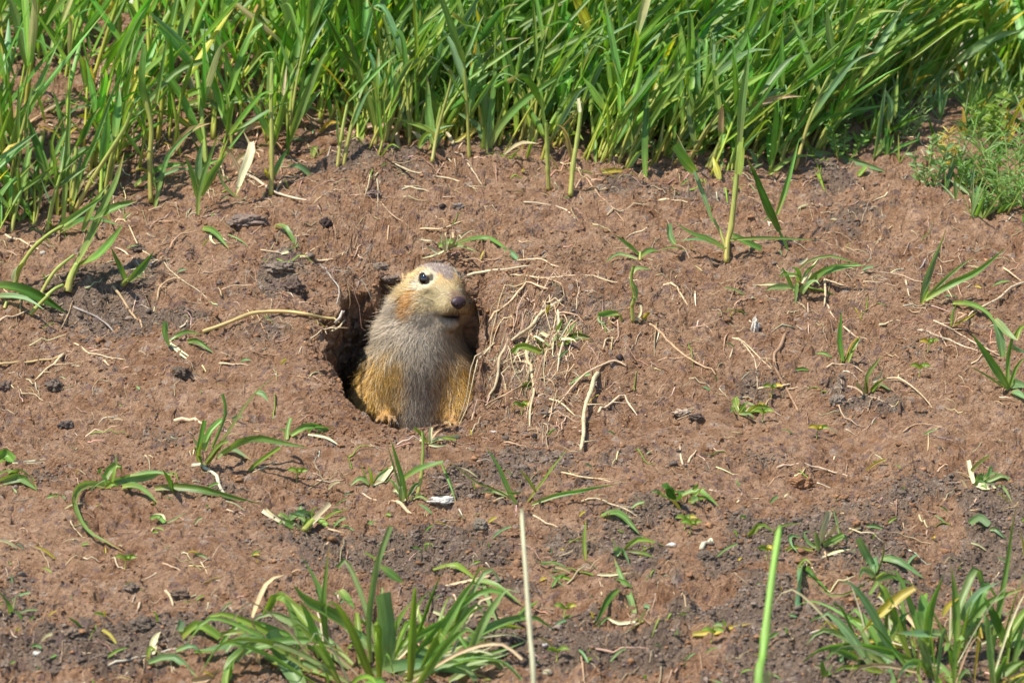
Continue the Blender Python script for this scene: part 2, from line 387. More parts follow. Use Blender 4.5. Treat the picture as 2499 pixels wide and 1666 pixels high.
def clod_material():
    m, t, b = newmat('clod'); g = nd(t, 'ShaderNodeNewGeometry'); pos = g.outputs['Position']
    at = nd(t, 'ShaderNodeAttribute', attribute_name='Col')
    n1 = noise_n(t, pos, 160, 5, .7); n2 = noise_n(t, pos, 800, 5, .8)
    k = mth(t, 'MULTIPLY', ramp(t, n1, .3, .7, .6, 1.4), ramp(t, n2, .3, .7, .7, 1.3))
    hv = nd(t, 'ShaderNodeHueSaturation'); t.links.new(at.outputs['Color'], hv.inputs['Color']); t.links.new(k, hv.inputs['Value'])
    t.links.new(hv.outputs[0], b.inputs['Base Color']); b.inputs['Roughness'].default_value = .9; b.inputs['Specular IOR Level'].default_value = .2
    bp = nd(t, 'ShaderNodeBump'); bp.inputs['Strength'].default_value = .8; bp.inputs['Distance'].default_value = .0015
    t.links.new(n2, bp.inputs['Height']); t.links.new(bp.outputs[0], b.inputs['Normal']); return m
M_CLOD = clod_material()

# ------------------------------------------------------------------ the ground sheet
LIP = P(1010, 1032)
SQ = unproj(1018, 1027, LIP[1]+0.026)                       # where the animal sits
def make_ground():
    ny, nx = MX.shape
    r = hole_w(MX, MY); wv = 1-sst(0.55, 1.02, r)
    V = np.stack([MX-0.042*wv**1.3*sst(HX+.012, HX-.02, MX), MY+0.085*wv**1.3, MH], -1).reshape(-1, 3)
    # roughen steep walls sideways
    edge = np.exp(-((r-.76)/.2)**2)*np.where(MX > HX, .7, 1); q1 = fbm(MX+MY, MH, 70, 4, 120); q2 = fbm(MX-MY, MH, 160, 4, 122)
    V[:, 0] += ((q1*.010+q2*.004)*edge).ravel(); V[:, 1] += ((fbm(MX-MY, MH, 75, 4, 121)*.012+q2*.003)*edge).ravel()
    idx = np.arange(ny*nx).reshape(ny, nx)
    F = np.stack([idx[:-1, :-1], idx[:-1, 1:], idx[1:, 1:], idx[1:, :-1]], -1).reshape(-1, 4)
    cm = crumb_mask(MX, MY); cm = np.maximum(cm, (1-sst(.8, 1.1, r))*0.35)
    far = sst(0.55, 1.2, MY)+sst(1.2, 3, np.abs(MX))*sst(.2, .4, MY)
    C = np.stack([cm, np.clip(far, 0, 1), cm*0], -1).reshape(-1, 3)
    # the passage has been worn to the width of the animal on its right-hand side
    m = (MX.ravel() > SQ[0]+.004)*(V[:, 0] < SQ[0]+.06)*sst(SQ[2]-.012, SQ[2]+.005, V[:, 2])*np.maximum(sst(SQ[1]-.026, SQ[1]-.014, V[:, 1]), sst(SQ[2]+.008, SQ[2]+.020, V[:, 2]))*sst(SQ[1]+.046, SQ[1]+.030, V[:, 1])
    tx = SQ[0]+.0368+.0040*sst(SQ[2]+.03, SQ[2]+.06, V[:, 2])+.006*fbm(V[:, 1], V[:, 2], 90, 3, 130)+.25*np.maximum(V[:, 0]-SQ[0], 0)*.3
    V[:, 0] = np.where(V[:, 0] < tx, V[:, 0]*(1-m)+tx*m, V[:, 0])
    V += rng.normal(0, 1, V.shape)*(.00022*(1-.6*smooth_mask(MX, MY)).ravel()*(np.abs(V[:, 0]) < .4)*(V[:, 1] < .45)*(V[:, 1] > -.52))[:, None]
    o = mesh_obj('ground', V, F, M_SOIL, C=C, smooth=False)
    tag(o, 'bare brown soil bank with crumbly dark patches and the burrow mouth', kind='structure')
make_ground()

# ------------------------------------------------------------------ the ground squirrel
def surface_nets(Fv, o, h):
    s = Fv < 0; nx, ny, nz = Fv.shape
    acc = np.zeros((nx-1, ny-1, nz-1, 3)); cnt = np.zeros((nx-1, ny-1, nz-1))
    c = [(i, j, k) for i in (0, 1) for j in (0, 1) for k in (0, 1)]
    def sub(A, q): return A[q[0]:nx-1+q[0], q[1]:ny-1+q[1], q[2]:nz-1+q[2]]
    for a in c:
        for ax in range(3):
            if a[ax] == 0:
                b = list(a); b[ax] = 1; b = tuple(b)
                fa = sub(Fv, a); fb = sub(Fv, b); m = (sub(s, a) != sub(s, b))
                den = np.where(m, fa-fb, 1.0); t = np.where(m, fa/den, 0)
                for q in range(3):
                    v = a[q]+(t if q == ax else 0); acc[..., q] += np.where(m, v, 0)
                cnt += m
    act = cnt > 0; idx = np.full(act.shape, -1); idx[act] = np.arange(act.sum())
    I = np.argwhere(act); V = (I+acc[act]/cnt[act][:, None])*h+o
    faces = []
    for ax in range(3):
        b = [slice(0, n) for n in (nx, ny, nz)]; b2 = list(b); b[ax] = slice(0, -1); b2[ax] = slice(1, None)
        cr = s[tuple(b)] != s[tuple(b2)]; ins = s[tuple(b)]
        E = np.argwhere(cr); u, v = [(1, 2), (2, 0), (0, 1)][ax]
        ok = (E[:, u] > 0) & (E[:, v] > 0) & (E[:, u] < (nx, ny, nz)[u]-1) & (E[:, v] < (nx, ny, nz)[v]-1); E = E[ok]
        def at(du, dv):
            q = E.copy(); q[:, u] += du; q[:, v] += dv; return idx[q[:, 0], q[:, 1], q[:, 2]]
        f = np.stack([at(-1, -1), at(0, -1), at(0, 0), at(-1, 0)], 1); inside = ins[E[:, 0], E[:, 1], E[:, 2]]
        f[~inside] = f[~inside][:, ::-1]; faces.append(f)
    return V, np.concatenate(faces)
def ell(p, c, r, R=None):
    q = p-np.asarray(c, float)
    if R is not None: q = q@np.asarray(R).T
    r = np.asarray(r, float); k0 = np.linalg.norm(q/r, axis=-1); k1 = np.linalg.norm(q/(r*r), axis=-1)
    return k0*(k0-1)/np.maximum(k1, 1e-6)
def cone(p, a, b, ra, rb):
    a = np.asarray(a, float); b = np.asarray(b, float); ab = b-a; t = np.clip(((p-a)@ab)/(ab@ab), 0, 1)
    return np.linalg.norm(p-a-t[..., None]*ab, axis=-1)-(ra+(rb-ra)*t)
def smin(a, b, k):
    h = np.clip(0.5+0.5*(b-a)/k, 0, 1); return b*(1-h)+a*h-k*h*(1-h)
YAW = math.radians(29); TIL = math.radians(-3)
HF = np.array([math.sin(YAW)*math.cos(TIL), -math.cos(YAW)*math.cos(TIL), math.sin(TIL)])
HR = np.array([-math.cos(YAW), -math.sin(YAW), 0.0])          # the side of the face we see
HU = np.cross(HF, HR); HU = HU if HU[2] > 0 else -HU
HC = np.array([13.0, -2.5, 85.8])                                # millimetres, origin at the burrow lip
def hd(a, b, c): return HC+HF*a+HR*b+HU*c
RH = np.stack([HF, HR, HU])
EYE = (8.2, 14.4, 7.8)
FINGERS = []
def body_field(p):
    d = cone(p, (1, 13, -75), (0, 10, 0), 37, 35.5)
    d = smin(d, cone(p, (0, 10, 0), (2, 7, 48), 35.5, 27.5), 8)
    d = smin(d, cone(p, (2, 6, 44), (6, 3, 68), 27, 22), 10)          # neck
    d = smin(d, ell(p, (4, -8, 30), (17, 17, 26)), 8)                   # chest
    h = ell(p, hd(-1, 0, -.5), (22, 17.6, 16.4), RH)                      # skull
    h = smin(h, ell(p, hd(1, 12, -10.5), (14.5, 11.5, 12.5), RH), 6)            # cheeks
    h = smin(h, ell(p, hd(3, -13.0, -10.0), (14, 12.5, 13), RH), 6)
    h = smin(h, cone(p, hd(8, 0, -1.5), hd(23.0, 0, -6.4), 13.2, 8.0), 5)  # muzzle
    h = smin(h, ell(p, hd(21.0, 5.4, -9.5), (7.5, 6.0, 6.0), RH), 3)        # whisker pads
    h = smin(h, ell(p, hd(21.0, -5.8, -9.5), (7.5, 6.2, 6.2), RH), 3)
    h = smin(h, cone(p, hd(2, 0, -15), hd(20.5, 0, -19.0), 11.5, 5.2), 3.0)  # lower jaw
    for s in (1, -1):
        if s > 0: h = smin(h, ell(p, hd(EYE[0]+.5, s*(EYE[1]-1.6), EYE[2]+3.6), (6, 2.6, 2.0), RH), 4)    # brow
        if s > 0: h = smin(h, ell(p, hd(EYE[0]+1, s*(EYE[1]-1.0), EYE[2]-5.5), (6.5, 3, 2.6), RH), 3)
        so = ell(p, hd(EYE[0], s*(EYE[1]+(.7 if s > 0 else -.6)), EYE[2]), (4.0, 3.0, 4.1), RH); h = -smin(-h, so, 0.8) if s < 0 else h
    gr = ell(p, hd(24, 0, -14.6), (11, 12, 1.1), RH); h = -smin(-h, gr, 0.9)                         # mouth
    gr = ell(p, hd(29, 0, -10.5), (3, .5, 4.0), RH); h = -smin(-h, gr, 0.6)
    d = smin(d, h, 9)
    for s, sh, el, wr, pw in ((-1, (-21, -6, 36), (-28, -15, 14), (-21, -26, 7), (-19, -32, 4.6)), (1, (23, -5, 34), (29, -14, 10), (25, -25, 3), (24, -31, 0.8))):
        d = smin(d, cone(p, sh, el, 13, 12.5), 7)
        d = smin(d, cone(p, el, wr, 11.8, 5.8), 4)
        d = smin(d, cone(p, wr, pw, 4.8, 3.6), 3)
        for i, a in enumerate((-0.75, -0.28, 0.2, 0.65)):
            b0 = np.array(pw)+np.array([(i-1.5)*2.0, -1.5, -.3]); L = (5.2, 6.8, 6.6, 5.2)[i]
            b1 = b0+np.array([math.sin(a)*L*.5, -math.cos(a)*L*.55, .8]); b2 = b1+np.array([math.sin(a)*L*.45, -L*.45, -2.6])
            d = smin(d, cone(p, b0, b1, 1.9, 1.6), .8); d = smin(d, cone(p, b1, b2, 1.6, 1.25), .6)
            FINGERS.append((b2, math.sin(a)))
    return d
def mmix(a, b, t): return a*(1-t[:, None])+np.asarray(b)*t[:, None]
def blob(p, c, r, soft=0.5):
    q = np.linalg.norm((p-np.asarray(c))/np.asarray(r, float), axis=-1); return 1-sst(1-soft, 1+soft, q)
def fur_colour(p):
    """pigment of the coat at local point p (mm)"""
    q = (p-HC)@RH.T                                        # head coordinates: forward, side, up
    f, sd_, u = q[:, 0], np.abs(q[:, 1]), q[:, 2]; z = p[:, 2]; x = p[:, 0]
    n = np.array([mnoise.noise(Vector(v)*0.16) for v in p]); n2 = np.array([mnoise.noise(Vector(v)*0.5) for v in p])
    C = np.tile(np.array([0.46, 0.36, 0.25]), (len(p), 1))
    # trunk: ash grey chest, cream shoulders, ochre arms and flanks
    chest = np.exp(-((x-2-0.10*(z-20))/(15+n*5))**2)*(p[:, 1] < 8)
    ochre = np.array([0.76, 0.44, 0.11]); cream = np.array([0.58, 0.45, 0.27]); ash = np.array([0.39, 0.315, 0.235])
    T = mmix(np.tile(cream, (len(p), 1)), ochre, sst(58, 38, z+n*8))
    T = mmix(T, (0.62, 0.33, 0.09), sst(16, 4, z)*.8); T = mmix(T, (0.34, 0.20, 0.09), (p[:, 1] < -27)*sst(10, 4, z)*.7)
    T = mmix(T, (0.34, 0.28, 0.21), sst(8, 24, p[:, 1])*.8)
    T = mmix(T, ash, sst(.12, .95, chest+n2*.35))
    T = mmix(T, (0.56, 0.47, 0.34), sst(34, 54, z+n*6)*.7)
    # head
    Hc = np.tile(np.array([0.48, 0.335, 0.145]), (len(p), 1))
    Hc = mmix(Hc, (0.55, 0.45, 0.33), sst(-3, -12, u+f*.3+n*3))                       # pale lower cheeks
    Hc = mmix(Hc, (0.46, 0.22, 0.055), blob(q*[1, 0, 1]+[0, 0, 0], (5.5, 0, -7.5), (6.0, 9, 9.0), .45)*(sd_ > 6)*.95)  # ochre patch under the eye
    Hc = mmix(Hc, (0.64, 0.46, 0.20), blob(q*[1, 0, 1], (-2, 0, 7), (7, 9, 7), .6)*.75)
    Hc = mmix(Hc, (0.45, 0.37, 0.20), blob(q*[1, 0, 1], (20, 0, -3), (9, 9, 8), .5)*.75)          # yellowish muzzle
    crown = sst(6.8, 10.5, u+n*1.5)*sst(10.2, 6.6, sd_+n*1.5)*sst(29, 22, f)
    Hc = mmix(Hc, (0.24, 0.185, 0.165), crown*.95)
    Hc = mmix(Hc, (0.60, 0.36, 0.12), blob(q*[1, 0, 1], (16.5, 0, 10.5), (3.6, 9, 3.2), .5)*(sd_ > 4)*.85)
    Hc = mmix(Hc, (0.66, 0.58, 0.40), (sst(8.2, 6.2, np.linalg.norm((np.stack([f, u], 1)-[EYE[0], EYE[2]]), axis=1))*(sd_ > 7))*.85)  # eye ring
    Hc = mmix(Hc, (0.17, 0.10, 0.065), blob(q, (29, 0, -1.0), (6.0, 5.4, 5.2), .5)*.9)               # brown bridge above the nose
    Hc = mmix(Hc, (0.075, 0.04, 0.035), blob(q, (26, 0, -14.4), (8, 9, 3.0), .4)*.97)             # lips, with the dark of the mouth gap painted in
    Hc = mmix(Hc, (0.42, 0.34, 0.22), blob(q, (16, 0, -21), (10, 9, 5), .6)*.7)
    g = sst(50, 60, z+(x-5)*-0.10)
    C = T*(1-g[:, None])+Hc*g[:, None]
    return C*(1+0.22*n2[:, None])
def fur_material(name, rough=.65):
    m, t, b = newmat(name); at = nd(t, 'ShaderNodeAttribute', attribute_name='Col')
    t.links.new(at.outputs['Color'], b.inputs['Base Color']); b.inputs['Roughness'].default_value = rough
    b.inputs['Specular IOR Level'].default_value = .25; return m
def plain(name, c, rough, spec=.5, coat=0, bump=0):
    m, t, b = newmat(name); b.inputs['Roughness'].default_value = rough; b.inputs['Specular IOR Level'].default_value = spec
    g = nd(t, 'ShaderNodeNewGeometry'); n = noise_n(t, g.outputs['Position'], 1500, 3, .6)
    cc = mixc(t, n, tuple(v*.8 for v in c), tuple(v*1.2 for v in c)); t.links.new(cc, b.inputs['Base Color']); b.inputs['Coat Weight'].default_value = coat
    if bump:
        bp = nd(t, 'ShaderNodeBump'); bp.inputs['Strength'].default_value = bump; bp.inputs['Distance'].default_value = .0004
        t.links.new(n, bp.inputs['Height']); t.links.new(bp.outputs[0], b.inputs['Normal'])
    return m
def ellmesh(c, r, R, nu=24, nv=14, wob=0):
    th = np.linspace(0, math.pi, nv); ph = np.arange(nu)*2*math.pi/nu
    V = np.array([[math.sin(a)*math.cos(b), math.sin(a)*math.sin(b), math.cos(a)] for a in th for b in ph])
    V = V*np.asarray(r); V = V@np.asarray(R)+np.asarray(c)
    F = [(i*nu+j, i*nu+(j+1) % nu, (i+1)*nu+(j+1) % nu, (i+1)*nu+j) for i in range(nv-1) for j in range(nu)]
    return V, F[::1]
def make_squirrel():
    root = empty('ground_squirrel', SQ)
    tag(root, 'young ground squirrel sitting up in its burrow mouth, ochre arms, grey chest, head turned right', 'ground squirrel')
    h = 1.0; lo = np.array([-48, -46, -62.]); hi = np.array([50, 50, 106.])
    gx, gy, gz = [np.arange(lo[i], hi[i], h) for i in range(3)]
    G = np.stack(np.meshgrid(gx, gy, gz, indexing='ij'), -1); Fv = np.empty(G.shape[:3])
    for i in range(0, len(gx), 12):
        FINGERS.clear(); Fv[i:i+12] = body_field(G[i:i+12])
    V, F = surface_nets(Fv, lo, h)
    # a little smoothing
    e = np.concatenate([F[:, [0, 1]], F[:, [1, 2]], F[:, [2, 3]], F[:, [3, 0]]])
    for _ in range(2):
        s = np.zeros_like(V); c = np.zeros(len(V)); np.add.at(s, e[:, 0], V[e[:, 1]]); np.add.at(c, e[:, 0], 1); V = V*.5+.5*s/c[:, None]
    # vertex normals
    fn = np.cross(V[F[:, 2]]-V[F[:, 0]], V[F[:, 3]]-V[F[:, 1]]); N = np.zeros_like(V)
    for k in range(4): np.add.at(N, F[:, k], fn)
    N = unit(N)
    Cb = fur_colour(V)
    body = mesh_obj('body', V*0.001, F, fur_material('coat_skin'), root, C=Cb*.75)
    # coat: short strands rooted on the skin
    fc = V[F].mean(1); ar = np.linalg.norm(fn, axis=1); top = (fc[:, 2] > -18)
    q = (fc-HC)@RH.T; sd_ = np.abs(q[:, 1])
    eyed = np.minimum(np.linalg.norm(q-np.array(EYE), axis=1), np.linalg.norm(q-np.array([EYE[0], -EYE[1], EYE[2]]), axis=1))
    nosed = np.linalg.norm(q-np.array([31, 0, -5.5]), axis=1)
    paw = (fc[:, 1] < -29) & (fc[:, 2] < 12)
    ok = top & (eyed > 3.9) & (nosed > 5.0) & ~(paw & (rng.random(len(fc)) > .25))
    earz = (np.linalg.norm(q-np.array([-12.5, 16.8, 4.5]), axis=1) > 3)
    wgt = ar*ok*earz*np.where(fc[:, 2] > 58, 2.0, 1.0)*np.where(fc[:, 1] > 16, .45, 1.0)
    NH = 88000
    pick = rng.choice(len(F), NH, p=wgt/wgt.sum()); uv = rng.random((NH, 2)); a, b, c, d = [V[F[pick, k]] for k in range(4)]
    u, v = uv[:, :1], uv[:, 1:]; p0 = a*(1-u)*(1-v)+b*u*(1-v)+c*u*v+d*(1-u)*v
    n = unit(N[F[pick, 0]]+N[F[pick, 2]])
    qq = (p0-HC)@RH.T; hk = sst(50, 62, p0[:, 2])
    nose = hd(30, 0, 2); away = unit(p0-nose)*1.0; away[:, 2] -= .25*sst(5, -8, qq[:, 2])
    down = np.tile([0, -.05, -1.0], (NH, 1)); down[:, 0] += (p0[:, 0]-2)*.012
    flow = down*(1-hk[:, None])+away*hk[:, None]+rng.normal(0, .16, (NH, 3))
    flow = flow-n*np.sum(flow*n, 1)[:, None]; flow = unit(flow)
    face = sst(8, 18, qq[:, 0])*hk; cheek = hk*sst(4, -6, qq[:, 0])
    L = (9.5*(1-hk)+5.6*hk)*(1-.58*face)*(1+.75*cheek*sst(6, -6, qq[:, 2])); L = L*np.where((p0[:, 1] < -18) & (p0[:, 2] < 14), .5, 1)
    L = L*rng.uniform(.65, 1.25, NH); guard = rng.random(NH) < .05; L = np.where(guard, L*1.5, L)
    L = L*np.where(qq[:, 2]*hk > 9, .6, 1); ed = np.linalg.norm(qq-np.array(EYE), axis=1); L = L*np.where((ed < 9) & (qq[:, 0] > EYE[0]-1), .34, np.where(ed < 7, .6, 1))
    lift = np.radians(24+rng.normal(0, 8, NH)+guard*10+14*(1-face)*(np.abs(n[:, 1]) < .5))
    lift = lift*(1-.35*face)
    d0 = flow*np.cos(lift)[:, None]+n*np.sin(lift)[:, None]; side = unit(np.cross(n, flow))
    wd = np.where(guard, .13, .17)*rng.uniform(.7, 1.3, NH)*(1-.2*face)
    # clump strands slightly
    seg = 4; P_ = []
    cu = rng.normal(0, .22, (NH, 1))
    for k in range(seg+1):
        t = k/seg; P_.append(p0-n*.25+(d0*t+(-n*.16+side*cu)*t*t)*L[:, None])
    Vh = np.zeros((NH, seg+1, 2, 3))
    for k in range(seg+1):
        ww = wd*(1-k/seg*.85); Vh[:, k, 0] = P_[k]-side*ww[:, None]; Vh[:, k, 1] = P_[k]+side*ww[:, None]
    base = np.arange(NH)[:, None]*(seg+1)*2
    Fh = np.stack([np.stack([base[:, 0]+k*2, base[:, 0]+k*2+1, base[:, 0]+k*2+3, base[:, 0]+k*2+2], 1) for k in range(seg)], 1).reshape(-1, 4)
    Cc = fur_colour(p0); var = rng.uniform(.5, 1.4, NH)
    gz = (rng.random(NH) < .22) & (p0[:, 2] < 50); Cc = np.where(gz[:, None], Cc*[.45, .42, .4], Cc)
    pale = (rng.random(NH) < .16); Cc = np.where(pale[:, None], Cc*.4+np.array([.66, .6, .5])*.6, Cc)
    Cc = Cc*var[:, None]
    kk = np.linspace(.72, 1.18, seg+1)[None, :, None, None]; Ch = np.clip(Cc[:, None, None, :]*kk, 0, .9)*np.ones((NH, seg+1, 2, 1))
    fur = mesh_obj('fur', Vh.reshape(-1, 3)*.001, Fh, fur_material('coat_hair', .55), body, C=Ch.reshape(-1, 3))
    nn = unit(n+flow*.25+side*rng.normal(0, .22, (NH, 1))); nn = np.repeat(nn, (seg+1)*2, 0)
    # ribbon winding must agree with the coat's normal
    gn = np.cross(Vh[:, 0, 1]-Vh[:, 0, 0], Vh[:, 1, 0]-Vh[:, 0, 0]); 
    if np.mean(np.sum(gn*n, 1)) < 0: fur.data.flip_normals()
    fur.data.normals_split_custom_set_from_vertices(nn.tolist())
    # eyes
    meye = plain('eye_dark', (0.006, 0.004, 0.004), .06, .6, 1.0); mlid = plain('eyelid_skin', (0.035, 0.02, 0.018), .5)
    for s in (1, -1):
        c = hd(EYE[0]+.3, s*(EYE[1]-(.8 if s > 0 else 4.8)), EYE[2]+.2); v, f = ellmesh(c, (4.15, 3.8, 4.45), RH, 32, 20)
        e_ = mesh_obj('eye', v*.001, f, meye, body)
        # lid: a rim of skin around the eye
        ax = unit(HR*s+HF*.25); t1 = unit(np.cross(ax, HU)); t2 = np.cross(ax, t1); mb = MB()
        ring = [(c+ax*1.5+(t1*math.cos(a)*3.9+t2*math.sin(a)*4.1))*.001 for a in np.linspace(0, 2*math.pi, 26)]
        tube(mb, ring, .00055, (0.03, 0.018, 0.015), sides=6, n=40, taper=1, wob=.05); mb.build('eyelid', mlid, e_)
    # nose
    v, f = ellmesh(hd(29.9, 0, -5.6), (3.0, 5.5, 4.2), RH, 24, 16)
    qv = (v-HC)@RH.T; v = v+np.outer(-np.clip(-5.4-qv[:, 2], 0, 3)*.35*np.sign(qv[:, 1])*(np.abs(qv[:, 1]) > 1.5), HR)
    nz = mesh_obj('nose', v*.001, f, plain('nose_skin', (0.045, 0.024, 0.026), .45, .5, .15, .5), body)
    for s in (1, -1):
        v, f = ellmesh(hd(32.2, s*2.5, -6.4), (.8, 1.1, .85), RH, 12, 8); mesh_obj('nostril', v*.001, f, plain('nostril_dark', (.01, .006, .006), .7), nz)
    # ears: low folded flaps
    for s in (1, -1):
        mb = MB(); c = hd(-12.5 if s > 0 else -12, s*(16.4 if s > 0 else 13.0), 4.8 if s > 0 else -1)
        ax = unit(HR*s*.55-HF*.35+HU*.1); U2 = unit(HU-HF*.25); W2 = unit(np.cross(ax, U2))
        rows = []
        for i in range(7):
            r_ = i/6
            for j in range(16):
                a = j/16*2*math.pi; rr = np.array([3.0*r_, 5.0*r_])
                rows.append(c+W2*math.cos(a)*rr[0]+U2*math.sin(a)*rr[1]+ax*(3.6*r_**2-1.4)*(1 if math.cos(a) > -2 else .5)-ax*1.2*(r_ < .5))
        Vv = np.array(rows)*.001; q_ = [(i*16+j, i*16+(j+1) % 16, (i+1)*16+(j+1) % 16, (i+1)*16+j) for i in range(6) for j in range(16)]
        CC = np.array([[.09, .05, .045] if i < 5 else [.40, .26, .12] for i in range(7) for j in range(16)])
        er = mesh_obj('ear', Vv, q_, fur_material('ear_skin'), body, C=CC)
        md = er.modifiers.new('thickness', 'SOLIDIFY'); md.thickness = .0009; md.offset = 0
    # claws
    mc = plain('claw_horn', (.05, .035, .03), .4)
    for b2, sa in FINGERS[:8]:
        mb = MB(); b2 = np.array(b2); p1 = b2+np.array([sa*1, -1.2, .2]); p2 = p1+np.array([sa*1.5, -2.2, -1.2]); p3 = p2+np.array([sa*.8, -1.2, -2])
        tube(mb, np.array([p1, p2, p3])*.001, .00075, (.05, .035, .03), sides=6, n=8, taper=.15, wob=0); mb.build('claw', mc, body)
    # whiskers
    mw = plain('whisker_hair', (.10, .08, .07), .4)
    for s in (1, -1):
        for i in range(11):
            a = hd(19+rng.uniform(-2, 3), s*9.0, -9+rng.uniform(-2.6, 2.6)); dr = unit(HR*s*1.0-HF*rng.uniform(.1, 1.0)+HU*rng.uniform(-.6, .5)); L_ = rng.uniform(12, 22)
            mb = MB(); tube(mb, np.array([a, a+dr*L_*.5+HU*.6, a+dr*L_-HU*1.5-HF*2])*.001,   .00013, (.1, .08, .07), sides=3, n=8, taper=.3, wob=0); mb.build('whisker', mw, body)
make_squirrel()

# ------------------------------------------------------------------ plants traced from the photograph, each rooted in the ground
KC = {'g': ((.32, .38, .10), (.160, .285, .060)), 'b': ((.26, .35, .12), (.180, .300, .125)), 'd': ((.16, .25, .04), (.085, .190, .024)), 'y': ((.42, .38, .10), (.52, .41, .07)),
      'w': ((.55, .50, .32), (.50, .46, .27)), 't': ((.52, .38, .22), (.50, .36, .21)), 'p': ((.34, .38, .14), (.23, .33, .12)), 's': ((.42, .38, .10), (.24, .33, .06)),
      'e': ((.30, .32, .06), (.22, .32, .05)), 'o': ((.22, .20, .07), (.16, .20, .05))}
MATS = {'t': M_DRY, 'w': M_DRY}
def jit(c, a=.12):
    return np.asarray(c)*(1+rng.normal(0, a*.6))*(1+rng.normal(0, a*.4, 3))
def trace(fr, pts, base=None, lie=False, lean=0.0, lift=0.0008):
    out = []
    for i, q in enumerate(pts):
        f = fr
        if isinstance(q[0], str): f, q = q[0], q[1:]
        px, py = zp(f, q[0], q[1])
        g = P(px, py, lift)
        if base is None and i == 0: base = g
        if lie: out.append(g); continue
        y = base[1]+lean*i/max(1, len(pts)-1); c = unproj(px, py, y)
        out.append(g if c[2] < H(c[0], c[1])+lift or g[1] < y-.0 and c[2] < H(c[0], c[1])+lift else c)
    return np.array(out)
def add_blade(fr, spec, root=None, org=None, base=None, name=None):
    pts, wd, kind = spec[:3]; op = spec[3] if len(spec) > 3 else ''
    z = Z[fr][2]; W = S(wd/z)*1.0; c0, c1 = KC[kind]; c0 = jit(c0); c1 = jit(c1)
    lie = 'l' in op; first = trace(fr, pts[:1], base)[0]
    pw = trace(fr, pts, base if (base is not None and not lie) else None, lie, rng.uniform(-.02, .012) if not lie else 0, .0012 if lie else .0006)
    if lie and len(pw) > 2 and kind in 'gbdpe':
        t = np.linspace(0, 1, len(pw)); pw[:, 2] += np.sin(t*math.pi)*min(.004, W*1.2)
    mb = MB(); mat = MATS.get(kind, M_LEAF)
    if kind == 's' or 'r' in op:
        L_ = np.linalg.norm(np.diff(pw, axis=0), axis=1).sum()
        tube(mb, pw, W/2, c0, c1, sides=8, taper=.75, wob=.03, knots=[.3, .62] if L_ > .03 else None, n=26); mat = M_STEM if kind != 't' else M_DRY
        nm = 'stem'
    else:
        blade(mb, pw, W, c0, c1, None if 'c' in op or rng.random() < .6 else (.40, .30, .10), blunt='c' in op, wb=.62 if 'c' not in op else .8, twist=rng.normal(0, .7), fold=rng.uniform(.12, .4),
              peak=.3 if 'n' not in op else .6)
        nm = 'dry_leaf' if kind in 'twy' else 'leaf_blade'
    return mb.build(name or nm, mat, root, org)
def tuft(label, fr, base, specs, cat='grass tuft', name='grass_tuft', group=None, filler=None, sprout=None):
    px, py = zp(fr, *base); b = P(px, py); root = empty(name, b); tag(root, label, cat, group)
    for s in specs:
        f = fr
        if isinstance(s[0], str): f, s = s[0], s[1:]
        bb = None
        fx, fy = s[0][0][-2:]; 
        ff = s[0][0][0] if isinstance(s[0][0][0], str) else f
        g = P(*zp(ff, fx, fy)); bb = g if abs(g[1]-b[1]) < .012 else b
        add_blade(f, s, root, b, bb)
    if filler:                                              # further blades springing from the same crown
        n, rad, hl, hh, kinds = filler
        for i in range(n):
            a = rng.uniform(0, 2*math.pi); rr = rad*math.sqrt(rng.random()); bx = b[0]+math.cos(a)*rr; by = b[1]+math.sin(a)*rr*.7
            p0 = np.array([bx, by, H(bx, by)-.001]); L = rng.uniform(hl, hh); el = rng.uniform(.15, 1.25); o_ = a+rng.normal(0, .5)
            dr = np.array([math.cos(o_)*math.cos(el), math.sin(o_)*math.cos(el)*.8, math.sin(el)])
            pts = [p0, p0+dr*L*.45+[0, 0, L*.06], p0+dr*L*.8+[0, 0, -L*.02], p0+dr*L+[0, 0, -L*.16*(1+rng.random())]]
            pts = [np.array([q[0], q[1], max(q[2], H(q[0], q[1])+.001)]) for q in pts]
            k = kinds[rng.integers(len(kinds))]; mb = MB(); c0, c1 = KC[k]
            blade(mb, pts, rng.uniform(.0018, .0050)*(.45 if k in 'wyt' else 1), jit(c0), jit(c1), twist=rng.normal(0, .8), blunt=rng.random() < .3, wb=.6)
            mb.build('dry_leaf' if k in 'tyw' else 'leaf_blade', MATS.get(k, M_LEAF), root, b)
    return root

